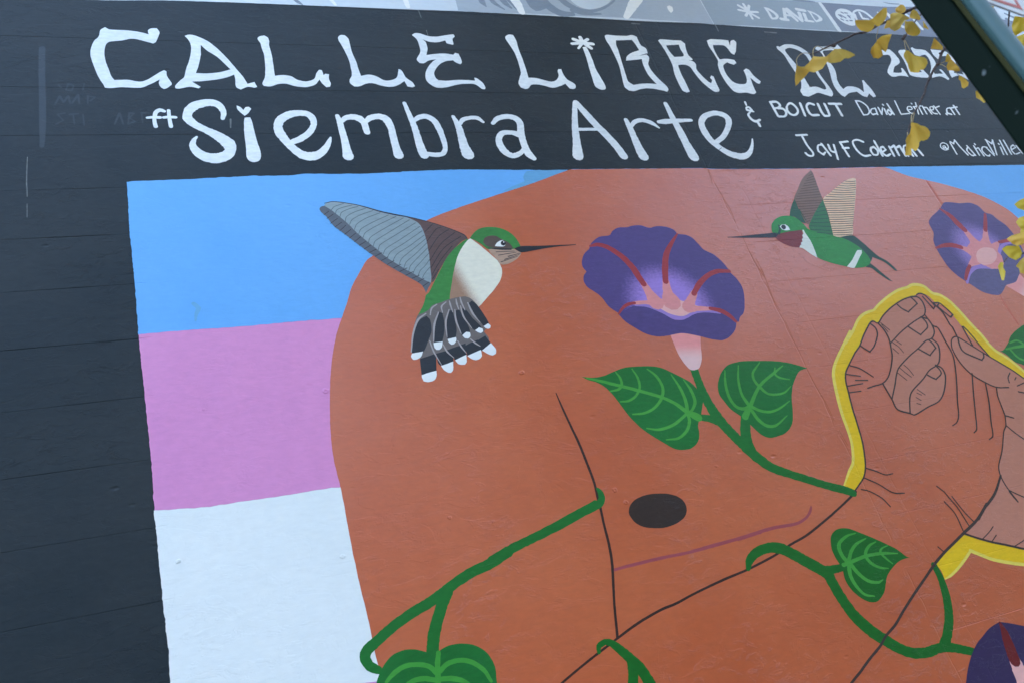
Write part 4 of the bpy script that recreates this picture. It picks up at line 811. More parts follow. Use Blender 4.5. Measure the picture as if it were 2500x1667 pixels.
FIG('painted_hummingbird','large painted hummingbird with spread grey wing and white tipped tail',80,1,False,[
 ('wing_edge','wing_dark','area',[[4845,35355,4906,35465,5022,35504,5343,35329,5702,34858,6054,34362,6403,33869,6755,33406,7232,32909,7751,32411,8254,32047,8172,31789,8076,31666,7908,31419,7901,31524,7831,31767,7615,31997,7241,32320,6758,32758,6361,33192,6038,33566,5719,33970,5433,34318,5217,34579,5028,35008,4870,35241]],None),
 ('wing','wing_grey','area',[[5024,35516,5131,35636,5403,35680,5751,35640,6089,35532,6510,35373,6923,35161,7432,34961,7910,34819,8241,34627,8381,34418,8443,34071,8446,33675,8411,33121,8332,32579,8266,32100,8184,31841,7933,32022,7672,32257,7373,32522,7078,32814,6822,33076,6581,33419,6333,33737,6018,34170,5784,34573,5504,34981,5252,35305]],None),
 ('wing_barb','barb','stroke',[[5252,35305,12,5386,35452,13,5741,35583,14],[5371,35101,11,5448,35295,12,5711,35413,14,6037,35494,14],[5499,34954,11,5603,35174,12,5871,35313,14,6249,35426,14],[5661,34748,11,5744,34968,12,6068,35166,13,6499,35315,14],[5789,34601,11,5916,34818,12,6265,35025,13,6749,35199,14],[5923,34370,11,6056,34613,12,6460,34872,13,6999,35082,14],[6040,34169,11,6168,34383,12,6645,34663,13,7296,34968,13],[6160,33984,11,6290,34208,12,6796,34513,13,7553,34879,13],[6315,33754,11,6424,33978,12,6935,34307,13,7813,34796,13],[6460,33591,11,6567,33803,12,7080,34130,13,8024,34697,13],[6601,33407,11,6711,33628,12,7275,33977,13,8222,34542,13],[6740,33217,11,6898,33451,12,7464,33798,12,8345,34363,13],[6863,33062,11,7046,33303,12,7614,33648,12,8393,34160,13],[7029,32898,11,7244,33180,12,7763,33499,12,8427,33959,12],[7215,32722,11,7381,32979,11,7868,33353,12,8448,33788,12],[7356,32550,11,7501,32807,11,7910,33130,12,8436,33592,12],[7503,32404,11,7621,32636,11,7963,32962,12,8422,33369,12],[7634,32287,11,7774,32516,11,8005,32741,11,8402,33121,12],[7780,32141,11,7927,32396,11,8153,32593,11,8371,32849,11],[7917,32050,11,8052,32251,11,8319,32526,11]],None),
 ('wing_barb','barb_dark','stroke',[[4955,35096,12,5156,35254,12],[5036,34924,12,5284,35106,13],[5128,34696,12,5403,34903,12],[5251,34522,12,5526,34728,12],[5394,34348,12,5653,34581,12],[5538,34173,12,5793,34378,12],[5681,34000,12,5936,34203,12],[5824,33826,12,6080,34028,12],[5967,33653,12,6240,33825,12],[6109,33480,12,6381,33640,12],[6252,33307,13,6543,33449,13],[6437,33132,12,6707,33274,12],[6616,32930,12,6887,33071,12],[6801,32755,12,7073,32895,12],[6986,32580,12,7280,32717,12],[7170,32405,12,7466,32541,12],[7355,32230,12,7651,32365,12],[7544,32082,12,7836,32190,13],[7728,31907,12,7983,32044,12],[7863,31711,12,8124,31873,12]],None),
 ('wing_outline','barb_dark','stroke',[[5064,35628,14,5404,35691,17,6090,35537,18,6511,35378,24,7012,35151,30,7570,34959,30,7919,34859,24,8309,34722,24,8654,34586,24,9166,34348,24,9670,34062,27,9955,33859,27,10019,33694,23]],None),
 ('wing_brown','wing_brown','area',[[7914,34836,8306,34710,8651,34575,9165,34342,9667,34051,9948,33831,10027,33671,9789,33584,9426,33270,9114,32957,8853,32647,8583,32288,8306,31883,8206,31839,8266,32100,8332,32579,8411,33121,8446,33675,8443,34071,8381,34418,8241,34627]],None),
 ('wing_barb','barb_dark','stroke',[[8502,34124,14,8858,34447,15],[8469,33674,14,8944,34211,14,9151,34285,16],[8427,33230,14,8957,33867,14,9405,34154,15],[8372,32794,13,8970,33527,14,9606,33997,15],[8330,32471,13,9010,33299,14,9799,33812,15],[8287,32151,13,8801,32815,14,9360,33387,14],[8286,31991,13,8609,32394,13]],None),
 ('body','bird_green','area',[[10027,33671,9836,33581,9426,33270,9055,32906,8641,32337,8294,31831,8023,31435,7890,31343,7834,31193,7679,30900,7425,30546,7595,30528,7843,30654,8013,30816,8341,30886,8728,31003,8886,31460,9069,31923,9269,32449,9542,32981,9827,33354,10087,33621]],None),
 ('breast','breast_blend','area',[[10039,33624,10152,33685,10375,33429,10586,33129,10795,32831,10957,32537,10999,32254,10937,31982,10763,31667,10428,31318,10054,30980,9694,30674,9508,30666,9261,30952,8918,31037,8684,31007,8755,31262,8915,31670,9161,32294,9496,32984,9814,33400]],None),
 ('throat','throat_tan','area',[[10720,33177,11023,33126,11404,33082,11749,33074,11806,33013,11983,32885,11846,32723,11595,32543,11315,32424,11066,32405,10982,32451,10875,32768,10746,33004]],None),
 ('throat_streak','barb_dark','stroke',[[11939,32871,11,11410,32756,19],[11870,32807,11,11226,32628,19],[11773,32729,11,11052,32529,16],[11721,32978,12,10988,32998,14],[11781,32928,11,11042,32840,17]],None),
 ('head','bird_green','area',[[10129,33693,10303,33895,10547,34083,10815,34166,11114,34171,11444,34104,11702,33952,11890,33734,12004,33433,12039,33210,11839,33125,11650,33076,11259,33092,10884,33154,10690,33156,10510,33391,10317,33577]],None),
 ('cheek_patch','cheek','area',[[10674,33639,10849,33743,11147,33753,11351,33594,11595,33403,11725,33162,11598,33068,11259,33092,10943,33189,10723,33279,10604,33471]],None),
 ('eye_line','black','stroke',[[10724,33194,18,11169,33122,41,11611,33078,29]],None),
 ('eye','bright_white','area',[[11011,33259,11125,33406,11302,33510,11429,33519,11496,33439,11438,33287,11321,33226]],None),
 ('pupil','black','area',[[11280,33396,11338,33479,11427,33513,11484,33469,11489,33381,11436,33298,11357,33263,11290,33308]],None),
 ('eye_glint','bright_white','area',[[11390,33434,11413,33462,11439,33466,11450,33436,11432,33408,11402,33405]],None),
 ('beak','black','area',[[11757,33102,12007,33189,12782,33157,13548,33139,14354,33118,14344,33089,13524,33064,12729,32986,11998,32901,11811,33029]],None),
 ('tail_base','tail_grey','area',[[7425,30546,7614,30612,7860,30729,8030,30891,8365,30987,8703,31084,9035,31141,9309,31141,9505,31007,9656,30704,9803,30222,9879,29906,9599,29632,9710,29369,9670,29223,9031,29184,8330,29022,7723,28926,7125,28823,6994,29373,7070,29815,7249,30239]],None),
 ('tail_feather','feather_dark','area',[[7109,28843,7715,28985,7568,28324,7033,28225]],None),
 ('feather_tip','bright_white','area',[[7037,28243,7572,28342,7521,28124,7394,27978,7178,27947,7045,28001,7022,28143]],None),
 ('tail_feather','feather_dark','area',[[7713,28975,8305,29098,8232,28591,7766,28478,7693,28619]],None),
 ('feather_tip','bright_white','area',[[7761,28492,8228,28610,8143,28302,8040,28197,7957,28208,7835,28318]],None),
 ('tail_feather','feather_dark','area',[[8076,29052,8828,29257,8744,28788,8300,28640,8230,28792]],None),
 ('feather_tip','bright_white','area',[[8294,28650,8741,28812,8690,28543,8599,28444,8491,28448,8373,28497]],None),
 ('tail_feather','feather_dark','area',[[8782,29164,9299,29351,9304,28916,8766,28756]],None),
 ('feather_tip','bright_white','area',[[8769,28765,9302,28941,9271,28690,9138,28575,9024,28560,8865,28628]],None),
 ('tail_feather','feather_dark','area',[[9240,29298,9600,29467,9738,29141,9312,28895]],None),
 ('feather_tip','bright_white','area',[[9339,28912,9735,29162,9850,28890,9795,28724,9656,28677,9517,28743]],None),
 ('tail_feather','feather_dark','area',[[6899,29134,7049,29622,7238,30092,7471,30365,7715,30480,7806,30305,7762,29886,7591,29561,7267,29076,6900,29039]],None),
 ('feather_tip','bright_white','area',[[6830,28972,6897,29083,7285,29118,7168,28922,7001,28833,6878,28843]],None),
 ('tail_feather','feather_dark','area',[[7732,29422,7893,30020,8049,30405,8206,30602,8300,30531,8283,30128,8152,29694,8030,29403,7768,29394]],None),
 ('feather_tip','bright_white','area',[[7703,29392,8043,29421,7960,29201,7852,29107,7747,29120,7703,29207]],None),
 ('tail_feather','feather_dark','area',[[8200,29565,8369,30170,8564,30607,8679,30621,8684,30187,8639,29789,8540,29516,8252,29510]],None),
 ('feather_tip','bright_white','area',[[8232,29478,8553,29535,8534,29404,8410,29261,8321,29251,8254,29337]],None),
 ('tail_feather','feather_dark','area',[[8760,29601,8740,30231,8805,30582,8930,30631,9037,30251,9111,29837,9098,29648,8800,29581]],None),
 ('feather_tip','bright_white','area',[[8782,29564,8961,29688,9092,29659,9073,29516,8960,29424,8854,29446]],None),
 ('tail_feather','feather_dark','area',[[9183,29855,9018,30355,9050,30660,9173,30607,9345,30219,9532,29893,9562,29798,9263,29730]],None),
 ('feather_tip','bright_white','area',[[9296,29716,9469,29824,9588,29760,9568,29636,9472,29581,9373,29632]],None),
 ('tail_feather','feather_dark','area',[[9587,30014,9366,30473,9346,30839,9487,30940,9631,30785,9786,30327,9876,29948,9656,29844]],None),
 ('feather_tip','bright_white','area',[[9650,29855,9845,29951,9910,29852,9871,29744,9783,29723,9702,29763]],None),
 ('feather_shaft','shaft_grey','stroke',[[7598,29497,18,7646,29055,29,7796,28512,11],[8028,29301,19,8107,29000,31,8281,28738,12],[8573,29385,19,8642,29131,31,8753,28874,12],[9044,29405,20,9174,29217,33,9316,29077,13],[6879,29137,20,7090,29813,31,7381,30350,36,7717,30581,22],[7729,29447,17,7916,30118,36,8171,30585,21],[8234,29561,13,8338,30173,34,8576,30657,17],[8769,29635,12,8715,30183,34,8782,30636,18],[9199,29828,12,9028,30303,34,9023,30767,19],[9556,30017,13,9389,30420,40,9322,30867,25],[7852,30501,17,7967,30769,30,8192,30916,18],[8315,30555,14,8336,30809,30,8542,30980,18],[8683,30543,14,8669,30853,33,8675,31008,19],[8927,30621,14,8915,30881,33,8933,31062,18],[9142,30574,15,9092,30916,34,9099,31124,19]],None),
])
FIG('painted_hummingbird','small painted hummingbird with red throat and raised striped wings',80,1,False,[
 ('wing','wing_taupe','area',[[27703,36554,27703,36291,27595,35701,27440,34905,27436,34747,26890,34288,25861,33405,25784,33513,25856,34411,25878,34904,26304,35387,26920,36021]],None),
 ('wing_stripe','barb_brown','stroke',[[27371,36190,16,27680,36315,17],[27205,36040,18,27653,36159,18],[27047,35891,18,27625,36003,19],[26883,35743,19,27597,35849,19],[26721,35595,19,27570,35695,19],[26559,35449,19,27543,35541,19],[26405,35304,19,27515,35388,19],[26246,35159,19,27488,35236,19],[26087,35016,19,27468,35085,19],[25930,34873,19,27441,34934,19],[25866,34727,19,27384,34742,20],[25863,34579,19,27214,34599,19],[25854,34432,19,27046,34458,19],[25850,34285,19,26878,34317,19],[25841,34139,18,26711,34177,19],[25838,33993,18,26546,34038,18],[25828,33848,18,26381,33901,18],[25825,33703,17,26218,33764,17],[25815,33559,16,26056,33628,16]],None),
 ('wing_covert','wing_green_dark','area',[[25878,34904,25820,34343,25766,33479,25551,33581,25365,33867,25086,33910,25391,34364]],None),
 ('wing','wing_cream','area',[[27450,34796,28083,35167,28821,35580,29512,35892,29931,35976,30042,35911,29839,35541,29036,34323,28326,33293,27932,32679,27412,32624,26858,32681,27110,33435,27326,34195]],None),
 ('wing_stripe','barb_brown','stroke',[[29249,35818,22,29577,35761,21,29961,35785,21],[29023,35692,22,29420,35632,21,29883,35652,21],[28798,35566,22,29272,35503,21,29798,35520,21],[28575,35441,21,29118,35375,21,29713,35389,21],[28361,35317,21,28958,35248,21,29622,35258,21],[28137,35187,21,28801,35115,21,29534,35121,21],[27918,35065,21,28649,34989,21,29443,34991,20],[27701,34944,21,28499,34864,21,29360,34862,20],[27466,34774,20,28349,34740,20,29277,34734,20],[27430,34646,20,28290,34613,20,29188,34607,20],[27391,34512,20,28228,34478,20,29102,34472,20],[27362,34385,20,28170,34352,20,29014,34346,20],[27327,34259,20,28112,34226,20,28933,34220,20],[27292,34133,20,28055,34100,20,28852,34095,20],[27257,34008,20,27997,33975,20,28765,33970,20],[27225,33876,19,27936,33844,20,28681,33839,20],[27190,33751,19,27880,33720,19,28594,33716,20],[27155,33627,19,27823,33596,19,28515,33592,19],[27121,33504,19,27767,33473,19,28436,33470,19],[27093,33380,19,27704,33351,19,28351,33348,19],[27055,33251,19,27644,33223,19,28269,33220,19],[27021,33129,19,27588,33101,19,28184,33099,19],[26993,33007,19,27533,32980,19,28107,32979,19],[26960,32886,19,27478,32860,19,28030,32859,19],[26926,32765,19,27423,32740,19,27946,32740,19]],None),
 ('wing_covert','wing_green','area',[[27430,34761,27288,34126,27085,33367,26871,32680,26360,32829,25813,33067,25820,33305,26398,33893,26928,34357]],None),
 ('wing_stripe','wing_green_dark','stroke',[[26942,34321,21,27339,34407,21],[26676,34088,22,27293,34161,22],[26464,33889,22,27227,33918,23],[26254,33692,22,27173,33696,23],[26059,33496,22,27095,33471,23],[25904,33334,23,27030,33232,23],[25849,33133,23,26957,33016,23],[26093,32961,23,26906,32828,23],[25855,33646,24,25817,34273,25],[25569,33869,24,25586,34285,24]],None),
 ('body','bird_green2','area',[[23751,33163,23947,33553,24271,33805,24676,33953,25075,33951,25403,33809,25617,33454,25736,33174,26057,33018,26509,32853,26964,32688,27422,32521,27805,32223,28053,31935,28129,31592,28175,31321,28099,31194,27852,31015,27467,30948,26938,30978,26482,31125,25929,31332,25430,31631,25306,32132,25326,32661,25359,33096,24763,33100,24006,33027,23811,33027]],None),
 ('tail','tail_teal','area',[[27212,32637,27932,32679,28190,32401,28457,31906,28695,31483,29010,31190,29189,30908,29300,30633,29165,30644,28835,31137,28353,31441,28151,31223,28129,31592,27958,32009,27613,32372]],None),
 ('tail','tail_teal','area',[[27675,30951,28047,31132,28268,30784,28502,30371,28693,30094,28472,30210,28153,30597,27967,30861]],None),
 ('throat','throat_red','area',[[23776,32830,24062,33011,24770,33113,25351,33144,25254,32800,24997,32417,24744,32251,24407,32294,24097,32447,23851,32661]],None),
 ('breast','breast_white','area',[[25383,33142,25455,33151,25465,32920,25514,32515,25463,32054,25385,31621,25152,31847,24918,32146,24743,32237,24861,32348,24919,32370,24967,32486,25048,32513,25108,32662,25200,32723,25237,32868,25336,32929]],None),
 ('rump_band','breast_white','area',[[27729,31857,27974,31859,27906,31710,27724,31556,27055,30968,26902,30974,26679,31057,27183,31398]],None),
 ('eye_mark','tail_teal','stroke',[[24275,33466,43,24222,33234,45,24056,33024,56]],None),
 ('eye','bright_white','area',[[24293,33398,24439,33490,24640,33498,24739,33371,24744,33188,24535,33168,24336,33227]],None),
 ('pupil','black','area',[[24340,33361,24441,33470,24557,33490,24616,33425,24597,33325,24492,33237,24384,33231]],None),
 ('beak','black','area',[[21385,33021,21904,33019,22863,33055,23906,33087,24031,33013,23782,32843,23090,32869,22170,32924,21373,32996]],None),
])
FIG('yellow_outline','yellow painted band around the clasped hands',56,1,False,[
 ('outline_band','yellow_paint','area',[[21122,21786,21680,22315,22041,22642,22383,23327,22517,23911,22627,24615,22851,25427,23109,26149,23398,26554,23866,27000,24465,27501,25048,27961,24443,27463,25085,27915,25686,28445,26132,28701,26599,28819,26816,28846,27229,29084,28000,29450,28713,29704,29342,29808,29611,29895,29961,29884,30308,29755,30559,29372,30906,29242,31245,28884,31483,28280,31624,27756,31862,27069,31978,26528,32126,26234,32455,25889,32741,25489,32958,25099,33385,24416,33150,24123,32661,24719,32295,25196,31877,25609,31518,25954,31358,26478,31126,27059,31010,27507,30882,28150,30723,28549,30346,28842,30165,29214,29841,29374,29600,29332,29189,29242,28632,29136,27824,28838,27126,28477,26665,28160,26475,28283,26279,28232,26027,28031,25581,27666,25142,27249,24715,26955,24115,26463,23792,26171,23586,25814,23436,25293,23261,24681,23115,24025,22946,23338,22701,22730,22488,22325,22201,21988,21556,21588]],None),
 ('outline_edge','yellow_pale','stroke',[[21179,21808,27,21716,22309,46,22094,22633,56,22436,23318,57,22571,23903,66,22682,24607,67,22907,25419,72,23166,26142,70,23455,26546,62,23918,26983,59,24524,27495,59,25062,27930,73,24502,27456,75,25139,27897,54,25731,28410,54,26167,28649,56,26599,28764,56,26819,28797,51,27232,29034,50,27995,29387,53,28708,29640,58,29340,29750,61,29609,29837,65,29925,29828,78,30267,29693,77,30508,29318,77,30865,29180,77,31189,28825,78,31427,28222,78,31568,27698,77,31806,27013,76,31923,26473,76,32071,26180,76,32413,25833,75,32698,25434,76,32915,25045,76]],None),
 ('outline_band','yellow_paint','area',[[25297,19277,25480,19150,25914,18905,26635,18627,27623,18272,28281,18050,27852,17515,27180,17705,26432,17946,25868,18176,25459,18447,25203,18678,24805,18456,24276,18207,23810,18040,23446,17972,23502,18264,23410,18536,24000,18825,24635,19061]],None),
 ('outline_edge','yellow_pale','stroke',[[27725,17595,63,27211,17744,63,26464,17989,64,25897,18216,66,25482,18478,68,25181,18664,73],[25181,18664,46,24747,18440,49,24232,18203,47,23784,18045,42,23487,17990,23]],None),
])
FIG('painted_hands','pair of clasped terracotta painted hands inside the yellow band',90,1,False,[
 ('hand_back','skin_light','area',[[29886,26815,30055,27009,30319,27083,30548,26952,31040,26437,31518,25955,31878,25609,32295,25197,32670,24731,33159,24134,28274,18042,27623,18272,26635,18626,25913,18904,25297,19276,25707,19468,26272,19654,27112,20114,27773,20488,28448,21024,28639,21402,29218,21933,29887,22684,30178,22913,30435,23317,30550,23748,30668,24186,30876,24559,30409,24882,29929,25382,29734,25994,29757,26529]],None),
 ('finger','skin_light','area',[[26665,28161,27126,28477,27824,28839,28632,29137,29189,29243,29522,29211,29650,28975,29580,28600,29351,28309,29070,28201,28537,28022,27608,27636,26763,27195,26774,27371,26803,27845]],None),
 ('finger','skin_light','area',[[26763,27195,27608,27636,28537,28022,29070,28201,29243,28146,29393,28055,29423,27680,29296,27387,29004,27159,28609,27083,28010,26795,27265,26473,26471,26054,26153,25755,25866,25401,25339,24814,25279,25479,25796,25801,26322,26416,26600,26903]],None),
 ('finger','skin_light','area',[[25339,24814,25866,25401,26153,25755,26471,26054,27265,26473,28010,26795,28609,27083,28996,27148,29136,26842,28970,26443,28679,26066,28444,25920,27928,25754,27377,25426,26499,24983,26185,24696,25813,24100,25318,24332]],None),
 ('finger','skin_light','area',[[25813,24100,26185,24696,26499,24983,27377,25426,27928,25754,28444,25920,28622,25781,28615,25493,28424,25174,27966,24671,27499,24375,26841,24222,25985,23995]],None),
 ('nail','line_dark','stroke',[[28221,28925,45,28335,28725,44,28574,28526,44],[28574,28526,28,29306,28881,28],[29306,28881,46,29254,29071,46,29149,29234,46]],None),
 ('nail','line_dark','stroke',[[28133,27820,43,28330,27598,43,28519,27383,43],[28519,27383,27,28843,27541,27,29119,27695,32,29207,27932,43,29132,28188,45]],None),
 ('nail','line_dark','stroke',[[27992,26767,42,28205,26577,42,28397,26406,42],[28397,26406,26,28916,26700,27],[28916,26700,43,28885,26931,44,28794,27104,44]],None),
 ('nail','line_dark','stroke',[[27682,25585,41,27847,25432,40,28009,25326,40],[28009,25326,26,28429,25528,29,28474,25713,42,28387,25916,42]],None),
 ('nail','line_dark','stroke',[[25183,27233,40,25344,27052,40,25480,26926,40],[25480,26926,26,25862,27165,28,26316,27642,33,26404,27949,41,26255,28193,42]],None),
 ('nail','line_dark','stroke',[[30403,27000,40,30291,26738,41,30237,26460,44,30347,26266,44,30980,25859,43],[30980,25859,27,31200,25994,33,31281,26153,40]],None),
 ('hand_line','line_dark','stroke',[[21571,21595,25,22201,21988,27,22493,22324,31,22706,22729,34,22946,23338,35,23115,24025,36,23261,24681,37,23436,25293,37,23592,25813,36,23798,26170,32,24115,26463,29,24715,26955,29,25142,27249,30,25581,27666,31,26027,28031,30,26269,28215,29,26475,28284,40,26665,28161,32,27126,28477,29,27824,28839,31,28632,29137,33,29189,29243,38,29504,29239,42]],None),
 ('hand_line','line_dark','stroke',[[29152,29240,39,29522,29211,45,29650,28975,45,29580,28600,40,29351,28309,29,29070,28201,29,28537,28022,28,27608,27636,27,26763,27195,26],[29070,28201,41,29243,28146,42,29406,28054,45,29423,27680,42,29296,27387,34,29004,27159,27,28609,27083,28,28010,26795,26,27265,26473,26,26471,26054,26,26153,25755,30,25866,25401,30,25339,24814,29],[28996,27148,44,29136,26842,42,28970,26443,36,28679,26066,31,28444,25920,26,27928,25754,26,27377,25426,26,26499,24983,26,26185,24696,31,25813,24100,32],[28402,25937,41,28622,25781,42,28615,25493,39,28424,25174,33,27966,24671,29,27499,24375,25,26841,24222,26,25985,23995,28,25806,24090,36,25318,24332,38,25307,24764,37,25273,25491,38],[26665,28161,42,26785,27817,42,26774,27371,39,26600,26903,36,26446,26573,33,26081,26103,30,25673,25705,26,25256,25493,26,24816,25442,29,24442,25389,28]],None),
 ('hand_line','line_dark','stroke',[[29556,29317,29,29767,29369,37,29987,29270,43,30153,28875,42,30200,28678,42],[29831,29195,42,29932,28864,42,30033,28536,42],[30033,28536,26,30234,28675,26],[30226,28823,36,30529,28793,41,30712,28532,43,30896,28150,41,30696,28038,40,30501,28330,42,30348,28632,41,30491,28758,28],[29365,28276,41,29462,27738,41,29653,27606,41,29638,26965,39,29604,26307,37,29335,25691,34,28893,24941,32,28457,24268,32,28097,23659,30,27818,23402,23,27515,23297,22],[30227,28772,42,30414,28307,42,30412,27679,41,30465,27548,41,30409,27109,39],[31019,27519,41,30981,27057,40,30956,26569,40],[30038,25338,33,29553,24567,33,29060,23738,32,28606,22987,30,28356,22854,23],[30434,24821,35,29996,23939,34,29534,23174,33,29210,22599,29,28915,22474,22]],None),
 ('hand_line','line_dark','stroke',[[31524,24472,30,30884,24570,32,30409,24882,35,29929,25382,36,29734,25994,35,29757,26529,34,29886,26815,30,30061,27008,23,30327,27094,31,30548,26952,37,31040,26437,37,31518,25955,37,31878,25609,37,32295,25197,37,32670,24731,37,33159,24134,37],[31086,27512,38,31248,27027,38,31367,26490,37,31518,25955,37],[30876,24559,31,30668,24186,32,30550,23748,33,30435,23317,35,30799,23152,32],[30435,23317,30,30178,22913,27,29887,22684,26,29218,21933,26,28639,21402,26,28448,21024,30,28424,20574,31,28555,19929,31],[30178,22913,34,30407,22550,34,30698,22207,33,31150,21892,33],[28440,20421,30,28687,20228,29,28992,20024,29,29439,19745,29],[32079,25105,25,31816,24902,29,31718,24680,33],[32254,24857,23,32105,24758,23],[32544,24570,24,32031,24474,24],[31905,24217,33,32192,24120,33]],None),
 ('arm_line','line_dark','stroke',[[28466,21021,41,27679,20405,51,26818,19974,48,26272,19654,53,27046,20112,52,26203,19644,50,25326,19318,52,24635,19061,47,24000,18825,47,23379,18551,48,22723,18207,44,21963,17814,44,21205,17398,43,20607,17045,42,20033,16797,41,19694,16582,41,19068,16305,40,18502,16025,40,18033,15812,40,17530,15528,40]],None),
 ('arm_line','line_dark','stroke',[[25303,19285,43,25673,19080,42,26310,18773,42,26889,18550,42,27608,18252,42,28259,18022,42]],None),
 ('crease','line_dark','stroke',[[22535,22307,26,22870,22140,26,23213,21936,24,23560,21926,22],[22227,21983,26,22696,21664,26,23139,21253,25,23626,21144,23],[21865,21595,24,22176,21470,25,22551,21145,27,22731,20786,27],[24167,26446,30,24561,26267,31,24991,25833,31],[23785,26106,28,24397,25938,28],[24065,25794,27,24640,25719,27],[23554,25601,24,24330,25617,25],[23501,25322,25,24059,25316,25]],None),
 ('crease','line_dark','stroke',[[27021,27343,23,27243,27062,23],[26868,27183,23,27050,26967,23,27128,26694,23],[26713,26936,23,26858,26686,23],[26803,26143,22,26921,25940,22,26994,25646,22],[26525,26035,22,26669,25801,22,26835,25581,22],[26284,25839,22,26529,25481,22],[26793,25015,22,27025,24745,22],[26676,24876,21,26839,24759,21],[26518,24694,21,26679,24545,21],[26396,24448,20,26552,24372,20],[26813,28163,23,27058,27775,23],[26814,28078,23,26920,27712,23]],None),
 ('crease','line_dark','stroke',[[25412,20888,29,25508,20581,29,25628,20224,29,25704,19464,28],[25216,21141,29,25412,20888,29],[25649,20653,29,25812,20048,29,26012,19594,29],[25182,20534,29,25372,20033,28,25321,19397,28],[25934,18933,18,26447,19127,18,26760,19280,19],[26332,18787,19,26688,18965,19],[27256,18437,18,27845,18556,18],[28426,20359,31,28477,20126,31,28552,19925,31],[23872,19065,26,24002,18869,26]],None),
])

# plaster blisters and filled holes that stand out from the coat
def blister(x, z, r, mat, off):
    bm = bmesh.new()
    rings = []
    sd = random.random() * 50
    for k, (rr, hh) in enumerate(((1, 0), (.75, .5), (.45, .85), (.22, .25))):
        ring = []
        for j in range(12):
            an = j * math.tau / 12
            q = rr * r * (1 + .45 * noise.noise(Vector((math.cos(an) * 1.4, math.sin(an) * 1.4, sd + k * .2))))
            ring.append(bm.verts.new((x + math.cos(an) * q * 1.25, -off - hh * r * .30 * (1 + .5 * noise.noise(Vector((j, k, sd)))), z + math.sin(an) * q)))
        rings.append(ring)
    for a, b in zip(rings, rings[1:]):
        for j in range(12): bm.faces.new((a[j], a[(j + 1) % 12], b[(j + 1) % 12], b[j]))
    bm.faces.new(rings[-1])
    bmesh.ops.recalc_face_normals(bm, faces=bm.faces)
    bm_obj('plaster_blister', bm, MATS[mat], wall, smooth=True)
for x, z, r, mat, off in ((.680, 2.331, .011, 'terracotta', .0024), (.812, 2.294, .009, 'terracotta', .0024), (.347, 2.277, .013, 'white', .002),
                          (1.051, 2.788, .017, 'terracotta', .0024), (1.244, 2.322, .015, 'terracotta', .0024), (1.267, 2.275, .014, 'terracotta', .0024),
                          (1.590, 2.774, .009, 'terracotta', .0024), (1.647, 2.340, .010, 'terracotta', .0024), (.387, 2.807, .018, 'pink', .002),
                          (.023, 2.794, .008, 'pink', .002), (-.113 + .03, 2.348, .012, 'white', .002)):
    blister(x, z, r * .55, mat, off)

# ------------------------------------------------------------------ green two-rail post with a parking sign
PB = Vector((.8815, -1.869, 0))
pa = math.radians(-72)
ax, ay = Vector((math.cos(pa), math.sin(pa), 0)), Vector((-math.sin(pa), math.cos(pa), 0))
post = thing('sign_post', 'dark green double rail steel post with chipped paint holding a parking sign', 'sign post', PB)
def channel(name, prof, z0, z1, mat, closed=True):
    bm = bmesh.new()
    lo = [bm.verts.new(PB + ax * a + ay * b + Vector((0, 0, z0))) for a, b in prof]
    hi = [bm.verts.new(PB + ax * a + ay * b + Vector((0, 0, z1))) for a, b in prof]
    n = len(prof)
    for i in range(n):
        j = (i + 1) % n
        bm.faces.new((lo[i], lo[j], hi[j], hi[i]))
    bm.faces.new(lo[::-1]); bm.faces.new(hi)
    bmesh.ops.recalc_face_normals(bm, faces=bm.faces)
    return bm_obj(name, bm, MATS[mat], post)
def arc(cx, cy, r, a0, a1, n=5):
    return [(cx + r * math.cos(math.radians(a0 + (a1 - a0) * i / n)), cy + r * math.sin(math.radians(a0 + (a1 - a0) * i / n))) for i in range(n + 1)]
prof = arc(.003, .003, .003, 180, 270) + arc(.028, .006, .006, -90, 0) + arc(.031, .019, .003, 0, 90) + arc(.003, .019, .003, 90, 180)
channel('flat_rail', prof, -.25, 3.6, 'green_enamel')
channel('round_rail', [(.0505 + .0105 * math.cos(k * math.tau / 28), .010 + .0105 * math.sin(k * math.tau / 28)) for k in range(28)], -.25, 3.6, 'sky_lit_enamel')
channel('web_plate', [(.029, .010), (.043, .010), (.043, .014), (.029, .014)], -.25, 3.6, 'leaf_reflection_enamel')
channel('rail_clamp', [(.0315, .004), (.062, -.003), (.062, .024), (.0315, .022)], 2.392, 2.52, 'green_enamel')
for zc in (.35, 1.1): channel('rail_clamp', [(.0315, .006), (.042, .008), (.042, .015), (.0315, .017)], zc, zc + .06, 'green_enamel')
sdir = Vector((.9824, .1867, 0)).normalized(); snrm = Vector((sdir.y, -sdir.x, 0))
SC = Vector((0.9431, -1.8993, 2.2673))
def plate(name, mat, pts2, d0, d1, parent, label=None):
    """flat outline in the sign's own plane: u along the sign, w up, from depth d0 to d1 towards the street"""
    bm = bmesh.new()
    a = [bm.verts.new(SC + sdir * u + Vector((0, 0, w)) + snrm * d0) for u, w in pts2]
    b = [bm.verts.new(SC + sdir * u + Vector((0, 0, w)) + snrm * d1) for u, w in pts2]
    n = len(pts2)
    for i in range(n):
        bm.faces.new((a[i], a[(i + 1) % n], b[(i + 1) % n], b[i]))
    bm.faces.new(a); bm.faces.new(b[::-1])
    bmesh.ops.recalc_face_normals(bm, faces=bm.faces)
    return bm_obj(name, bm, MATS[mat], parent, label)
def rrect(u0, w0, u1, w1, r):
    return arc(u1 - r, w0 + r, r, -90, 0) + arc(u1 - r, w1 - r, r, 0, 90) + arc(u0 + r, w1 - r, r, 90, 180) + arc(u0 + r, w0 + r, r, 180, 270)
panel = plate('sign_panel', 'sign_white', rrect(-.06, 0, .245, .457, .02), 0, .0022, post, 'white parking sign panel with a red arrow outline')
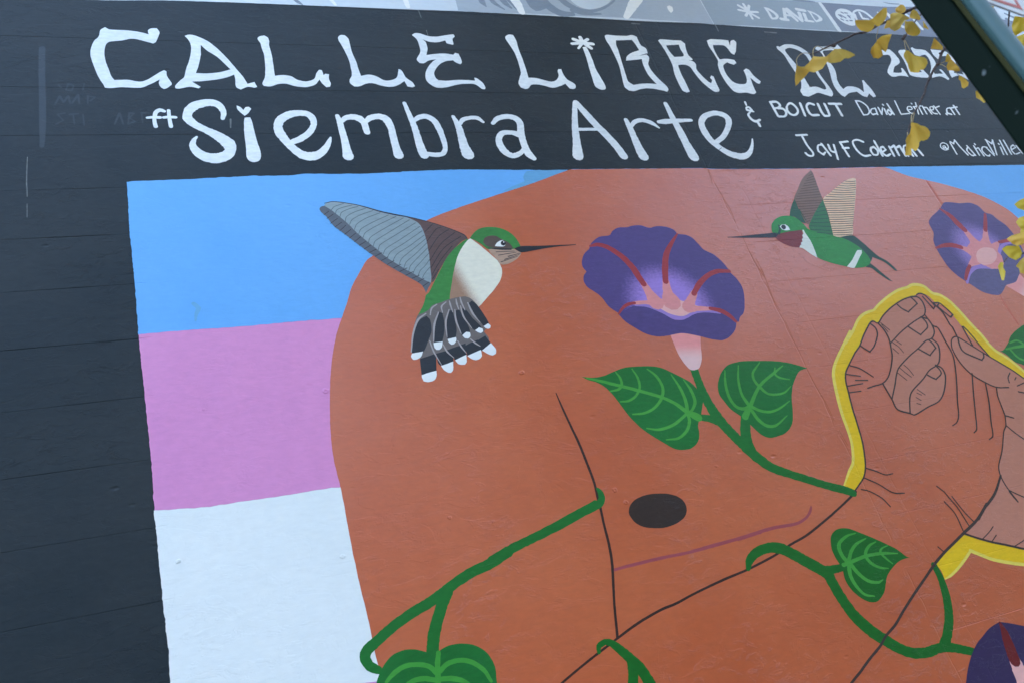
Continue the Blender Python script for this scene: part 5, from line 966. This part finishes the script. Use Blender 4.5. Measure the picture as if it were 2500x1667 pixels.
plate('panel_back', 'sign_back', rrect(-.059, .001, .244, .456, .02), -.0006, -.0001, panel)
def line_uv(P, w):
    out = []
    for (a, b) in zip(P, P[1:]):
        a, b = Vector(a), Vector(b); d = (b - a).normalized(); n = Vector((-d.y, d.x)) * w / 2; e = d * w / 2
        out.append([tuple(a - e + n), tuple(a - e - n), tuple(b + e - n), tuple(b + e + n)])
    return out
ARROW = [(-0.0204, 0.0078), (0.109, 0.0154), (0.1266, 0.0804)]
for k, q in enumerate(line_uv(ARROW, .0068)):
    plate('red_arrow_line', 'sign_red', q, .0023, .0027 + k * .00008, panel)
for w in (.08, .36):
    bm = bmesh.new()
    bmesh.ops.create_cone(bm, cap_ends=True, segments=8, radius1=.008, radius2=.007, depth=.006,
                          matrix=Matrix.Translation(SC + sdir * .0925 + Vector((0, 0, w)) + snrm * .005) @ snrm.to_track_quat('Z', 'Y').to_matrix().to_4x4())
    bm_obj('bolt', bm, MATS['bolt_steel'], post)
    bm = bmesh.new()
    c0 = PB + ax * .038 + ay * .01 + Vector((0, 0, SC.z + w)); c1 = SC + sdir * .02 + Vector((0, 0, w)) - snrm * .001
    tv = []
    for c in (c0, c1):
        for dz in (-.015, .015):
            for dd in (-.003, .003): tv.append(bm.verts.new(c + Vector((0, 0, dz)) + snrm * dd))
    bmesh.ops.convex_hull(bm, input=tv)
    bm_obj('bracket', bm, MATS['green_enamel'], post)

# ------------------------------------------------------------------ ginkgo street tree: trunk beside the frame, twigs hanging into it
TB = Vector((2.75, -2.2, 0))
tree = thing('ginkgo_tree', 'ginkgo street tree with yellow autumn leaves hanging in front of the wall', 'tree', TB)
def tube(P, R, seg=7, bm=None):
    bm = bm or bmesh.new()
    prev = None
    n = len(P)
    up = Vector((.3, .2, 1)).normalized()
    for i in range(n):
        d = (P[min(n - 1, i + 1)] - P[max(0, i - 1)]).normalized()
        s = d.cross(up)
        if s.length < .05: s = d.cross(Vector((1, 0, 0)))
        s.normalize(); t = d.cross(s)
        ring = [bm.verts.new(P[i] + (s * math.cos(k * math.tau / seg) + t * math.sin(k * math.tau / seg)) * R[i]) for k in range(seg)]
        if prev:
            for k in range(seg): bm.faces.new((prev[k], prev[(k + 1) % seg], ring[(k + 1) % seg], ring[k]))
        else: bm.faces.new(ring[::-1])
        prev = ring
    bm.faces.new(prev)
    return bm
def spline(P, k=5):
    out = []
    n = len(P)
    for i in range(n - 1):
        p0, p1, p2, p3 = P[max(0, i - 1)], P[i], P[i + 1], P[min(n - 1, i + 2)]
        for j in range(k):
            t = j / k
            out.append(.5 * ((2 * p1) + (p2 - p0) * t + (2 * p0 - 5 * p1 + 4 * p2 - p3) * t * t + (3 * p1 - p0 - 3 * p2 + p3) * t ** 3))
    out.append(P[-1])
    return out
tp = spline([TB + Vector(v) for v in ((0, 0, -.2), (.02, 0, 1.2), (-.05, .03, 2.6), (.02, .02, 4.2), (-.03, 0, 6.0), (0, 0, 7.6))], 4)
bm_obj('trunk', tube(tp, [.13 - .1 * i / len(tp) + (.03 if i < 2 else 0) for i in range(len(tp))], 12), MATS['bark'], tree, smooth=True)
TWIGENDS = []
def TWIG(name, mat, s, rad):
    P = [Vector(q) for q in s]
    Q = spline(P, 4)
    if mat == 'bark':
        Q = [q + Vector((noise.noise(q * 60), noise.noise(q * 60 + Vector((5, 5, 5))), noise.noise(q * 60 + Vector((9, 1, 3))))) * .0012 for q in Q]
    n = len(Q)
    R = [(rad[0] + (rad[1] - rad[0]) * i / (n - 1)) * .001 * (1 + (.22 * noise.noise(Q[i] * 110) if mat == 'bark' else 0)) for i in range(n)]
    bm_obj(name, tube(Q, R, 6), MATS[mat], tree, smooth=True)
    if name == 'twig' and rad[1] > 1.5: TWIGENDS.append((P[-1], P[-1] - P[-2], rad[1] * .001))
TWIG('twig','bark',[[1.1109,-1.5404,2.5913],[1.1173,-1.5428,2.5905],[1.1337,-1.5516,2.5931],[1.1554,-1.5627,2.5957],[1.1772,-1.5739,2.5983],[1.1935,-1.5824,2.6005],[1.2105,-1.5891,2.599],[1.2264,-1.5979,2.602],[1.2334,-1.6016,2.6031],[1.2447,-1.6073,2.6042],[1.2578,-1.6143,2.6063],[1.2726,-1.622,2.6084],[1.2805,-1.6264,2.6099],[1.2884,-1.6305,2.6109],[1.2962,-1.6346,2.6119],[1.3118,-1.6424,2.6136],[1.3423,-1.6582,2.6174],[1.3773,-1.6769,2.623]],(1.4,3.6))
TWIG('twig','bark',[[1.2574,-1.5368,2.4234],[1.2636,-1.5432,2.4368],[1.273,-1.5493,2.4471],[1.2823,-1.555,2.4568],[1.29,-1.5598,2.4662],[1.2985,-1.5653,2.4761],[1.3013,-1.5653,2.4807],[1.312,-1.5747,2.496],[1.3234,-1.5827,2.5081],[1.3346,-1.5896,2.5184],[1.3455,-1.5998,2.5348],[1.3532,-1.6035,2.5422],[1.3635,-1.6102,2.5529],[1.3849,-1.6279,2.5745],[1.4115,-1.6471,2.5946],[1.4442,-1.6709,2.618],[1.4833,-1.7023,2.6498]],(1.2,3.4))
TWIG('twig','bark',[[1.2376,-1.5301,2.4051],[1.2435,-1.5326,2.4124],[1.2497,-1.5353,2.4196],[1.257,-1.5396,2.4287]],(0.8,1.2))
TWIG('twig','bark',[[1.2397,-1.6202,2.5431],[1.2472,-1.619,2.5497],[1.2569,-1.6195,2.5576],[1.2716,-1.6258,2.5719],[1.2877,-1.6315,2.5839],[1.2993,-1.6338,2.5934],[1.3187,-1.6406,2.6047]],(1.6,1.4))
TWIG('twig','bark',[[1.5046,-1.6258,2.5617],[1.5082,-1.6314,2.5689],[1.5122,-1.6366,2.5749],[1.5143,-1.6446,2.5876],[1.5159,-1.6507,2.5973],[1.5204,-1.6634,2.6165],[1.526,-1.6821,2.6456]],(1.4,1.8))
TWIG('twig','bark',[[1.3678,-1.4621,2.1568],[1.386,-1.4591,2.1663],[1.4081,-1.4559,2.1724],[1.4368,-1.454,2.1753],[1.4692,-1.456,2.1823],[1.5253,-1.4734,2.198],[1.5853,-1.5081,2.2416]],(1.0,2.4))
TWIG('spur','bark',[[1.151,-1.5601,2.5945],[1.1538,-1.5595,2.5912],[1.1553,-1.5618,2.5943]],(2.4,2.2))
TWIG('spur','bark',[[1.2028,-1.5854,2.5986],[1.2062,-1.5866,2.598],[1.2098,-1.589,2.5993]],(1.8,1.8))
TWIG('spur','bark',[[1.2387,-1.6199,2.5434],[1.2412,-1.6227,2.5465],[1.243,-1.6246,2.5484]],(3.0,2.4))
TWIG('spur','bark',[[1.2098,-1.6076,2.5886],[1.212,-1.6088,2.5891],[1.2137,-1.6098,2.5894]],(2.6,2.0))
TWIG('spur','bark',[[1.2628,-1.6354,2.5962],[1.2655,-1.6375,2.5978],[1.269,-1.6396,2.5987]],(2.8,2.2))
TWIG('spur','bark',[[1.308,-1.6029,2.5016],[1.3109,-1.6032,2.4998],[1.3126,-1.6045,2.5008]],(2.4,2.0))
TWIG('spur','bark',[[1.3144,-1.614,2.5163],[1.3166,-1.6151,2.5166],[1.3185,-1.6151,2.5151]],(1.8,1.6))
TWIG('petiole','stalk',[[1.0734,-1.5352,2.5679],[1.0755,-1.5366,2.5775],[1.0822,-1.5393,2.5858],[1.0918,-1.5415,2.5909],[1.102,-1.542,2.5924],[1.1131,-1.5413,2.5912]],(0.7,0.6))
TWIG('petiole','stalk',[[1.1018,-1.5506,2.5728],[1.1048,-1.5525,2.5827],[1.111,-1.5551,2.5912],[1.1199,-1.5561,2.5945],[1.1299,-1.5546,2.5927],[1.1358,-1.5522,2.5925]],(0.9,0.6))
TWIG('petiole','stalk',[[1.1316,-1.5732,2.5675],[1.1333,-1.5674,2.5778],[1.1346,-1.5598,2.5851],[1.1368,-1.5523,2.592]],(0.5,0.5))
TWIG('petiole','stalk',[[1.2118,-1.5964,2.567],[1.2114,-1.5996,2.5729],[1.2143,-1.6047,2.5799],[1.2164,-1.6097,2.587]],(0.5,0.5))
TWIG('petiole','stalk',[[1.2334,-1.6161,2.5188],[1.2368,-1.6176,2.5298],[1.2403,-1.6191,2.5408]],(0.5,0.5))
TWIG('petiole','stalk',[[1.2401,-1.6176,2.5161],[1.2416,-1.6185,2.5277],[1.2419,-1.6196,2.5404]],(0.5,0.5))
TWIG('petiole','stalk',[[1.2973,-1.6195,2.4737],[1.3048,-1.6123,2.4878],[1.312,-1.6038,2.5]],(0.6,0.6))
TWIG('petiole','stalk',[[1.3231,-1.6099,2.5021],[1.3174,-1.6067,2.5009],[1.3126,-1.6042,2.5003]],(0.6,0.6))
TWIG('petiole','stalk',[[1.3433,-1.6027,2.473],[1.3411,-1.6037,2.4765],[1.3383,-1.6043,2.4798],[1.3308,-1.6059,2.4887]],(0.5,0.5))
TWIG('petiole','stalk',[[1.2301,-1.5524,2.4071],[1.2389,-1.5509,2.4195],[1.2485,-1.5483,2.4292],[1.2613,-1.5467,2.438]],(0.8,0.7))
TWIG('petiole','stalk',[[1.2321,-1.5532,2.4069],[1.2462,-1.5491,2.4214],[1.262,-1.546,2.4363]],(0.8,0.7))
TWIG('petiole','stalk',[[1.2213,-1.5386,2.3895],[1.2386,-1.5303,2.4049]],(0.9,0.9))
hub = TB + Vector((-.04, .03, 3.1))
for p, d, r in TWIGENDS:
    mid = (p + hub) / 2 + Vector((0, 0, .12))
    Q = spline([p, p + d.normalized() * .12, mid, hub], 5)
    bm_obj('branch', tube(Q, [r + (.028 - r) * (i / (len(Q) - 1)) ** 1.3 for i in range(len(Q))], 7), MATS['bark'], tree, smooth=True)

def leaf_bm(P, basep, depth):
    """a ginkgo leaf: outline in its own plane, bent, fluted and given a little thickness"""
    c = sum(P, Vector()) / len(P)
    n = (CAMLOC - c).normalized()
    ux = (c - basep); ux -= n * ux.dot(n)
    ux = ux.normalized() if ux.length > 1e-5 else Vector((0, 0, -1))
    uy = n.cross(ux)
    loc = [Vector(((p - basep).dot(ux), (p - basep).dot(uy))) for p in P]
    Q = smooth_closed(loc, 3)
    size = max(q.length for q in Q)
    bm = bmesh.new()
    tris = tessellate_polygon([[Vector((q.x, q.y, 0)) for q in Q]])
    vs = [bm.verts.new((q.x, q.y, 0)) for q in Q]
    for t in tris:
        try: bm.faces.new([vs[i] for i in t])
        except ValueError: pass
    for it in range(2):
        bmesh.ops.subdivide_edges(bm, edges=[e for e in bm.edges if not e.is_boundary and e.calc_length() > size * .16], cuts=1)
        bmesh.ops.triangulate(bm, faces=[f for f in bm.faces if len(f.verts) > 3])
    uvl = bm.loops.layers.uv.new('UVMap')
    sd = random.random() * 100
    bend = random.uniform(-1.5, 1.5) / max(size, .02); fold = random.uniform(.1, .5)
    for f in bm.faces:
        if f.normal.z < 0: f.normal_flip()
        for l in f.loops:
            x, y = l.vert.co.x, l.vert.co.y
            l[uvl].uv = (math.atan2(y, x + size * .12) / 2 + .5, math.hypot(x, y) / size)
    for v in bm.verts:
        x, y = v.co.x, v.co.y
        an = math.atan2(y, x + size * .1); rr = math.hypot(x, y)
        z = bend * .12 * x * x - fold * abs(y) * .5 + .06 * rr * math.sin(an * 9 + sd) + .12 * size * noise.noise(Vector((x / size * 1.6, y / size * 1.6, sd)))
        p = basep + ux * x + uy * y + n * z
        v.co = p
    th = .00018
    geo = bmesh.ops.duplicate(bm, geom=bm.verts[:] + bm.edges[:] + bm.faces[:])
    dv = [g for g in geo['geom'] if isinstance(g, bmesh.types.BMVert)]; df = [g for g in geo['geom'] if isinstance(g, bmesh.types.BMFace)]
    for v in dv: v.co -= n * th
    for f in df: f.normal_flip()
    return bm
def LEAF(label, s, b, depth, tone):
    bm = leaf_bm([Vector(q) for q in s], Vector(b), depth)
    bm_obj('leaf', bm, MATS['ginkgo_%d' % tone], tree, label, smooth=True)
LEAF('yellow ginkgo leaf with two ragged lobes hanging over the letter D',[[1.072,-1.5353,2.5693],[1.0747,-1.5345,2.5655],[1.0797,-1.5353,2.5629],[1.0849,-1.5368,2.5616],[1.0927,-1.5423,2.5652],[1.0986,-1.5478,2.5703],[1.1021,-1.551,2.5732],[1.1122,-1.5533,2.5693],[1.1236,-1.5568,2.5665],[1.1303,-1.5617,2.5699],[1.1248,-1.5531,2.5589],[1.1189,-1.5476,2.5538],[1.1153,-1.5439,2.55],[1.1077,-1.5398,2.5487],[1.1002,-1.5361,2.548],[1.0922,-1.5346,2.5518],[1.0864,-1.5297,2.5476],[1.0818,-1.5257,2.5441],[1.0762,-1.5219,2.5418],[1.0716,-1.5179,2.5383],[1.0665,-1.5143,2.5358],[1.0662,-1.5191,2.5447],[1.0682,-1.5256,2.5548],[1.0707,-1.5312,2.5628]],[1.0734,-1.5352,2.5679],1.500,1)
LEAF(None,[[1.115,-1.5616,2.5599],[1.125,-1.5688,2.5647],[1.1317,-1.5733,2.5676],[1.1419,-1.5765,2.5652],[1.1498,-1.5777,2.5609],[1.1576,-1.578,2.5553],[1.1638,-1.5779,2.5501],[1.1641,-1.577,2.5481],[1.1588,-1.5741,2.5473],[1.1534,-1.5712,2.5464],[1.1468,-1.5696,2.5488],[1.1441,-1.5677,2.5476],[1.1386,-1.564,2.5454],[1.1292,-1.5603,2.5462],[1.119,-1.5574,2.5491],[1.1163,-1.5582,2.5528],[1.1133,-1.5579,2.5546]],[1.1306,-1.5729,2.5677],1.490,0)
LEAF(None,[[1.1306,-1.6341,2.5672],[1.1339,-1.6361,2.5681],[1.1457,-1.6392,2.5644],[1.1543,-1.6417,2.5619],[1.1601,-1.6446,2.5625],[1.1663,-1.6496,2.5666],[1.1731,-1.6545,2.5699],[1.1792,-1.6592,2.5733],[1.1844,-1.6606,2.5719],[1.184,-1.6568,2.5653],[1.1829,-1.6532,2.5596],[1.1795,-1.6489,2.5546],[1.1742,-1.6444,2.5509],[1.169,-1.6407,2.5483],[1.1651,-1.6395,2.5494],[1.1622,-1.6402,2.5529],[1.161,-1.6378,2.5495],[1.1557,-1.6329,2.5451],[1.1499,-1.6302,2.5449],[1.1446,-1.6293,2.5475],[1.1391,-1.6282,2.5498],[1.1355,-1.6288,2.5539],[1.1321,-1.6303,2.5593]],[1.1683,-1.6407,2.5489],1.440,2)
LEAF(None,[[1.212,-1.5967,2.5673],[1.2156,-1.5995,2.5694],[1.2218,-1.6034,2.5715],[1.2294,-1.6064,2.5709],[1.2377,-1.6095,2.5696],[1.2345,-1.6049,2.5639],[1.2303,-1.5989,2.5566],[1.2277,-1.5934,2.5488],[1.2238,-1.5892,2.5445],[1.2208,-1.5901,2.5484],[1.2174,-1.5905,2.5518],[1.2192,-1.5853,2.5412],[1.2146,-1.5819,2.5386],[1.2103,-1.5796,2.5379],[1.2055,-1.5788,2.5404],[1.2022,-1.5779,2.5414],[1.1997,-1.5806,2.5483],[1.1984,-1.582,2.5518],[1.2008,-1.5866,2.5581],[1.2063,-1.5912,2.562],[1.21,-1.5944,2.5648]],[1.2118,-1.5964,2.567],1.500,2)
LEAF(None,[[1.201,-1.6255,2.5617],[1.2032,-1.6291,2.5664],[1.208,-1.6347,2.5726],[1.2121,-1.6363,2.5722],[1.2126,-1.6305,2.5614],[1.2152,-1.6283,2.5553],[1.2121,-1.6283,2.5577],[1.2101,-1.6294,2.5613]],[1.2121,-1.6361,2.5718],1.470,1)
LEAF(None,[[1.2128,-1.6278,2.5673],[1.2159,-1.6278,2.5649],[1.2216,-1.6256,2.5564],[1.2275,-1.6285,2.557],[1.2318,-1.6313,2.5584],[1.2347,-1.6344,2.5618],[1.2279,-1.6308,2.5607],[1.2228,-1.6281,2.5598],[1.2183,-1.6285,2.5642]],[1.2168,-1.6285,2.5654],1.475,4)
LEAF('broad pale yellow ginkgo leaf left of the green post',[[1.1809,-1.6615,2.5541],[1.1851,-1.6639,2.5551],[1.1914,-1.6659,2.5537],[1.1975,-1.667,2.5508],[1.2027,-1.6673,2.5471],[1.2064,-1.6671,2.5438],[1.2123,-1.6671,2.5391],[1.2074,-1.6645,2.5383],[1.2025,-1.6623,2.5382],[1.1997,-1.659,2.5346],[1.1953,-1.6553,2.5314],[1.1895,-1.652,2.5301],[1.1836,-1.6482,2.5281],[1.1809,-1.6495,2.5326],[1.1789,-1.651,2.5369],[1.1792,-1.656,2.5457]],[1.2034,-1.6671,2.5461],1.430,0)
LEAF(None,[[1.2312,-1.6443,2.5933],[1.2356,-1.6473,2.5951],[1.2409,-1.6509,2.5974],[1.2457,-1.6519,2.5953],[1.2485,-1.6505,2.5906],[1.2489,-1.6485,2.5867],[1.246,-1.6456,2.5837],[1.2393,-1.6424,2.5833],[1.2346,-1.6421,2.5866],[1.2315,-1.6419,2.5886]],[1.2453,-1.6456,2.5843],1.480,1)
LEAF(None,[[1.245,-1.6491,2.5688],[1.249,-1.6545,2.5752],[1.2526,-1.6572,2.5773],[1.2579,-1.6575,2.5734],[1.2613,-1.655,2.5664],[1.2638,-1.6524,2.5595],[1.2603,-1.6496,2.5575],[1.2565,-1.6498,2.5609],[1.2517,-1.6487,2.5627],[1.2462,-1.6478,2.5654]],[1.2525,-1.657,2.5769],1.470,0)
LEAF(None,[[1.2193,-1.6525,2.5514],[1.2239,-1.653,2.5485],[1.2319,-1.6557,2.547],[1.2363,-1.6548,2.542],[1.2404,-1.6531,2.5355],[1.2437,-1.6507,2.5285],[1.2425,-1.6483,2.5251],[1.2374,-1.6447,2.5229],[1.2294,-1.6422,2.5248],[1.2225,-1.6415,2.529],[1.2191,-1.6432,2.5349],[1.2182,-1.6463,2.5412],[1.2196,-1.6501,2.5468]],[1.2304,-1.6552,2.5474],1.450,3)
LEAF(None,[[1.2925,-1.6366,2.5744],[1.2953,-1.6352,2.5697],[1.2988,-1.6332,2.5633],[1.3016,-1.6314,2.5578],[1.2961,-1.6311,2.5617],[1.2922,-1.6308,2.5644]],[1.2928,-1.6364,2.5739],1.500,3)
LEAF(None,[[1.2334,-1.6161,2.5188],[1.2374,-1.6172,2.5177],[1.2418,-1.6164,2.5126],[1.2469,-1.6153,2.5065],[1.2556,-1.6169,2.5025],[1.2619,-1.6183,2.4999],[1.2664,-1.6179,2.4956],[1.2669,-1.6146,2.4893],[1.2635,-1.6102,2.4842],[1.2581,-1.6062,2.4812],[1.2533,-1.6048,2.4826],[1.2513,-1.6021,2.4794],[1.2448,-1.5998,2.4805],[1.2369,-1.5984,2.4843],[1.2344,-1.6011,2.4911],[1.2342,-1.6044,2.4972],[1.2309,-1.6069,2.5043],[1.2284,-1.6096,2.5111],[1.2297,-1.6125,2.5153]],[1.2397,-1.6175,2.5162],1.470,3)
LEAF(None,[[1.3007,-1.6147,2.5285],[1.3041,-1.6199,2.5353],[1.3084,-1.6264,2.5434],[1.315,-1.6244,2.5345],[1.3216,-1.6223,2.5256],[1.3201,-1.6189,2.5206],[1.3112,-1.6168,2.5239]],[1.3087,-1.6263,2.5429],1.500,2)
LEAF(None,[[1.2975,-1.6207,2.4757],[1.3001,-1.6241,2.4798],[1.3058,-1.6294,2.4848],[1.3112,-1.6278,2.4775],[1.3183,-1.625,2.4669],[1.3193,-1.6227,2.4618],[1.3136,-1.6205,2.4625],[1.3068,-1.6196,2.4664],[1.2988,-1.6173,2.4687]],[1.2973,-1.6195,2.4737],1.470,1)
LEAF(None,[[1.3227,-1.609,2.5008],[1.3261,-1.6165,2.5115],[1.3293,-1.6185,2.5125],[1.3335,-1.6148,2.5025],[1.3273,-1.6101,2.499]],[1.3231,-1.6099,2.5021],1.500,4)
LEAF(None,[[1.3417,-1.5993,2.4681],[1.3439,-1.6032,2.4733],[1.3488,-1.6032,2.4695],[1.3544,-1.6024,2.4635],[1.3585,-1.6008,2.4574],[1.3563,-1.597,2.4522],[1.3487,-1.5926,2.4505],[1.3458,-1.5929,2.4533],[1.3454,-1.5982,2.4632]],[1.3433,-1.6027,2.473],1.500,2)
LEAF(None,[[1.3682,-1.596,2.4409],[1.371,-1.5971,2.4406],[1.3773,-1.5945,2.431],[1.3845,-1.5913,2.4196],[1.3804,-1.5889,2.4185],[1.3739,-1.59,2.4258],[1.3682,-1.5902,2.4305]],[1.3699,-1.5966,2.4407],1.500,3)
LEAF('folded yellow ginkgo leaf at the tip of the lowest twig',[[1.229,-1.5523,2.4078],[1.2335,-1.5532,2.4058],[1.2396,-1.5543,2.4029],[1.2447,-1.5539,2.3982],[1.2515,-1.555,2.3947],[1.2558,-1.5546,2.3905],[1.259,-1.5523,2.3837],[1.258,-1.5487,2.3782],[1.2539,-1.5447,2.3742],[1.2459,-1.5407,2.3736],[1.2428,-1.5403,2.3752],[1.2394,-1.5377,2.3732],[1.2385,-1.5345,2.3684],[1.2351,-1.5303,2.3635],[1.2309,-1.5275,2.3617],[1.2281,-1.5283,2.3655],[1.2248,-1.5282,2.3679],[1.2248,-1.5224,2.3576],[1.2193,-1.5205,2.3585],[1.2135,-1.5188,2.3601],[1.2159,-1.5256,2.3705],[1.2176,-1.531,2.3788],[1.2169,-1.5329,2.3827],[1.2202,-1.5371,2.3876],[1.2255,-1.5419,2.3919],[1.2285,-1.5476,2.3999]],[1.2301,-1.5526,2.4075],1.470,2)
LEAF(None,[[1.4396,-1.6562,2.6022],[1.4534,-1.6607,2.5992],[1.4617,-1.662,2.5948],[1.4583,-1.6549,2.5847],[1.4544,-1.6498,2.5788],[1.4476,-1.6512,2.5868]],[1.4545,-1.6609,2.5987],1.550,3)
LEAF(None,[[1.4888,-1.6518,2.5548],[1.4959,-1.6628,2.5689],[1.5118,-1.6662,2.5623],[1.5248,-1.6671,2.5535],[1.5213,-1.6538,2.5324],[1.5079,-1.6522,2.5403],[1.4922,-1.6433,2.5368],[1.4891,-1.648,2.5477]],[1.5118,-1.6662,2.5623],1.550,5)
LEAF(None,[[1.4645,-1.6446,2.5172],[1.4727,-1.6514,2.5228],[1.4836,-1.6567,2.5236],[1.4945,-1.662,2.5244],[1.5032,-1.6556,2.5061],[1.4979,-1.6431,2.4878],[1.4845,-1.6348,2.4837],[1.4774,-1.6394,2.4976],[1.4732,-1.6432,2.5078]],[1.4945,-1.6617,2.5239],1.530,5)
LEAF(None,[[1.4135,-1.5085,2.2477],[1.4221,-1.5145,2.2514],[1.431,-1.5191,2.2526],[1.4395,-1.5208,2.2489],[1.4393,-1.5131,2.2352],[1.4288,-1.5073,2.2333],[1.4181,-1.5063,2.2401]],[1.4387,-1.5164,2.2416],1.500,5)
LEAF(None,[[1.413,-1.4923,2.2191],[1.4191,-1.4983,2.2248],[1.4278,-1.5021,2.2248],[1.4359,-1.5017,2.2175],[1.4335,-1.4954,2.2082],[1.4253,-1.4889,2.203],[1.4198,-1.4887,2.2071]],[1.434,-1.4984,2.213],1.500,5)
LEAF(None,[[1.4384,-1.4756,2.2128],[1.4454,-1.4833,2.2209],[1.4572,-1.488,2.22],[1.4538,-1.4701,2.1906],[1.4419,-1.4646,2.1903],[1.4363,-1.468,2.2007]],[1.4544,-1.4802,2.2082],1.520,5)
LEAF(None,[[1.3756,-1.4842,2.1903],[1.384,-1.4894,2.1928],[1.3987,-1.4956,2.1923],[1.406,-1.4991,2.1926],[1.414,-1.4986,2.1854],[1.4062,-1.4895,2.1753],[1.3926,-1.4829,2.1743],[1.3851,-1.4821,2.1789]],[1.406,-1.4949,2.1852],1.480,2)
LEAF(None,[[1.3568,-1.4786,2.1731],[1.3651,-1.4837,2.1756],[1.3754,-1.4866,2.1727],[1.3858,-1.4895,2.1697],[1.3897,-1.4845,2.1575],[1.3863,-1.4795,2.1512],[1.3781,-1.4747,2.1492],[1.3682,-1.4743,2.1564],[1.3613,-1.4764,2.1657]],[1.3882,-1.4896,2.1677],1.470,5)
LEAF(None,[[1.4052,-1.4512,2.1514],[1.4142,-1.4593,2.1588],[1.4228,-1.4652,2.1625],[1.4316,-1.4657,2.1562],[1.4291,-1.4524,2.1345],[1.4175,-1.4477,2.1353],[1.4107,-1.4471,2.1398],[1.41,-1.4504,2.1462]],[1.4227,-1.4645,2.1613],1.500,3)
LEAF(None,[[1.3474,-1.4609,2.1489],[1.3519,-1.4656,2.1537],[1.3571,-1.467,2.1522],[1.3561,-1.462,2.1439],[1.3593,-1.4595,2.1369],[1.3552,-1.4508,2.1246],[1.3514,-1.4497,2.1257],[1.3489,-1.4558,2.1387]],[1.3572,-1.4674,2.1528],1.470,5)

# unseen rest of the crown, thickened to shade the right of the wall
INV = CAMR.transposed()
def in_frame(p, m=1.12):
    q = INV @ (p - CAMLOC)
    if q.z > -.1: return False
    u = q.x / -q.z * cam_data.lens / 18.0; v = q.y / -q.z * cam_data.lens / 12.0
    return abs(u) < m and abs(v) < m
bm = bmesh.new()
branches = []
for k in range(16):
    an = k * 2.4; z = 3.2 + k * .28
    b0 = TB + Vector((0, 0, z)); L = 2.1 - abs(k - 6) * .08
    pts_ = [b0 + Vector((math.cos(an) * L * t, math.sin(an) * L * t, t * .7 + .1 * math.sin(t * 5))) for t in (0, .35, .7, 1)]
    if any(in_frame(p, 1.25) for p in pts_): continue
    bm_obj('branch', tube(spline(pts_, 4), [.03 - .024 * i / 12 for i in range(13)], 6), MATS['bark'], tree, smooth=True)
    branches.append(pts_)
cnt = 0
for i in range(12000):
    pts_ = random.choice(branches)
    t = random.uniform(.2, 1.1)
    p = pts_[0].lerp(pts_[-1], t) + Vector((random.gauss(0, .28), random.gauss(0, .28), random.gauss(0, .25)))
    if in_frame(p): continue
    nn = Vector((random.gauss(0, 1), random.gauss(0, 1), random.gauss(0, 1))).normalized(); s = nn.cross(Vector((.2, .3, 1))).normalized(); t2 = nn.cross(s)
    r = random.uniform(.045, .07)
    v = [bm.verts.new(p)] + [bm.verts.new(p + (s * math.cos(a_) + t2 * math.sin(a_)) * r * q + nn * .2 * r * abs(a_)) for a_, q in ((-1.2, .8), (-.6, 1), (-.08, .95), (0, .7), (.08, .95), (.6, 1), (1.2, .8))]
    bm.faces.new(v)
bm_obj('foliage', bm, MATS['ginkgo_2'], tree, kind='stuff')

# unseen trees added down the street to block sky from the wall's right side
def added_tree(x, y, label):
    root = thing('ginkgo_tree', label, 'tree', (x, y, 0), 'ginkgo trees along the kerb')
    B = Vector((x, y, 0))
    tp = spline([B + Vector(v) for v in ((0, 0, -.2), (.03, 0, 1.2), (-.04, .03, 3.0), (.03, .02, 5.2), (0, 0, 8.6))], 4)
    bm_obj('trunk', tube(tp, [.15 - .12 * i / len(tp) for i in range(len(tp))], 10), MATS['bark'], root, smooth=True)
    brs = []
    for k in range(12):
        an = k * 2.4 + x; z = 2.9 + k * .42; L = 2.1 - abs(k - 4) * .12
        pts_ = [B + Vector((0, 0, z)) + Vector((math.cos(an) * L * t, math.sin(an) * L * t, t * .8)) for t in (0, .35, .7, 1)]
        bm_obj('branch', tube(spline(pts_, 3), [.035 - .028 * i / 9 for i in range(10)], 6), MATS['bark'], root, smooth=True)
        brs.append(pts_)
    bm = bmesh.new()
    for i in range(9000):
        pts_ = random.choice(brs)
        p = pts_[0].lerp(pts_[-1], random.uniform(.15, 1.15)) + Vector((random.gauss(0, .35), random.gauss(0, .35), random.gauss(0, .3)))
        if p.y > -.15: continue
        nn = Vector((random.gauss(0, 1), random.gauss(0, 1), random.gauss(0, 1))).normalized(); s = nn.cross(Vector((.2, .3, 1))).normalized(); t2 = nn.cross(s)
        r = random.uniform(.045, .075)
        bm.faces.new([bm.verts.new(p)] + [bm.verts.new(p + (s * math.cos(a_) + t2 * math.sin(a_)) * r * q + nn * .2 * r * abs(a_)) for a_, q in ((-1.2, .8), (-.6, 1), (0, .75), (.6, 1), (1.2, .8))])
    bm_obj('foliage', bm, MATS['ginkgo_2'], root, kind='stuff')
tree['group'] = 'ginkgo trees along the kerb'
added_tree(8.6, -2.4, 'second ginkgo tree, unseen, added along the kerb to block sky on the right')
added_tree(14.8, -2.4, 'third ginkgo tree, unseen, added farther along the kerb to block sky')
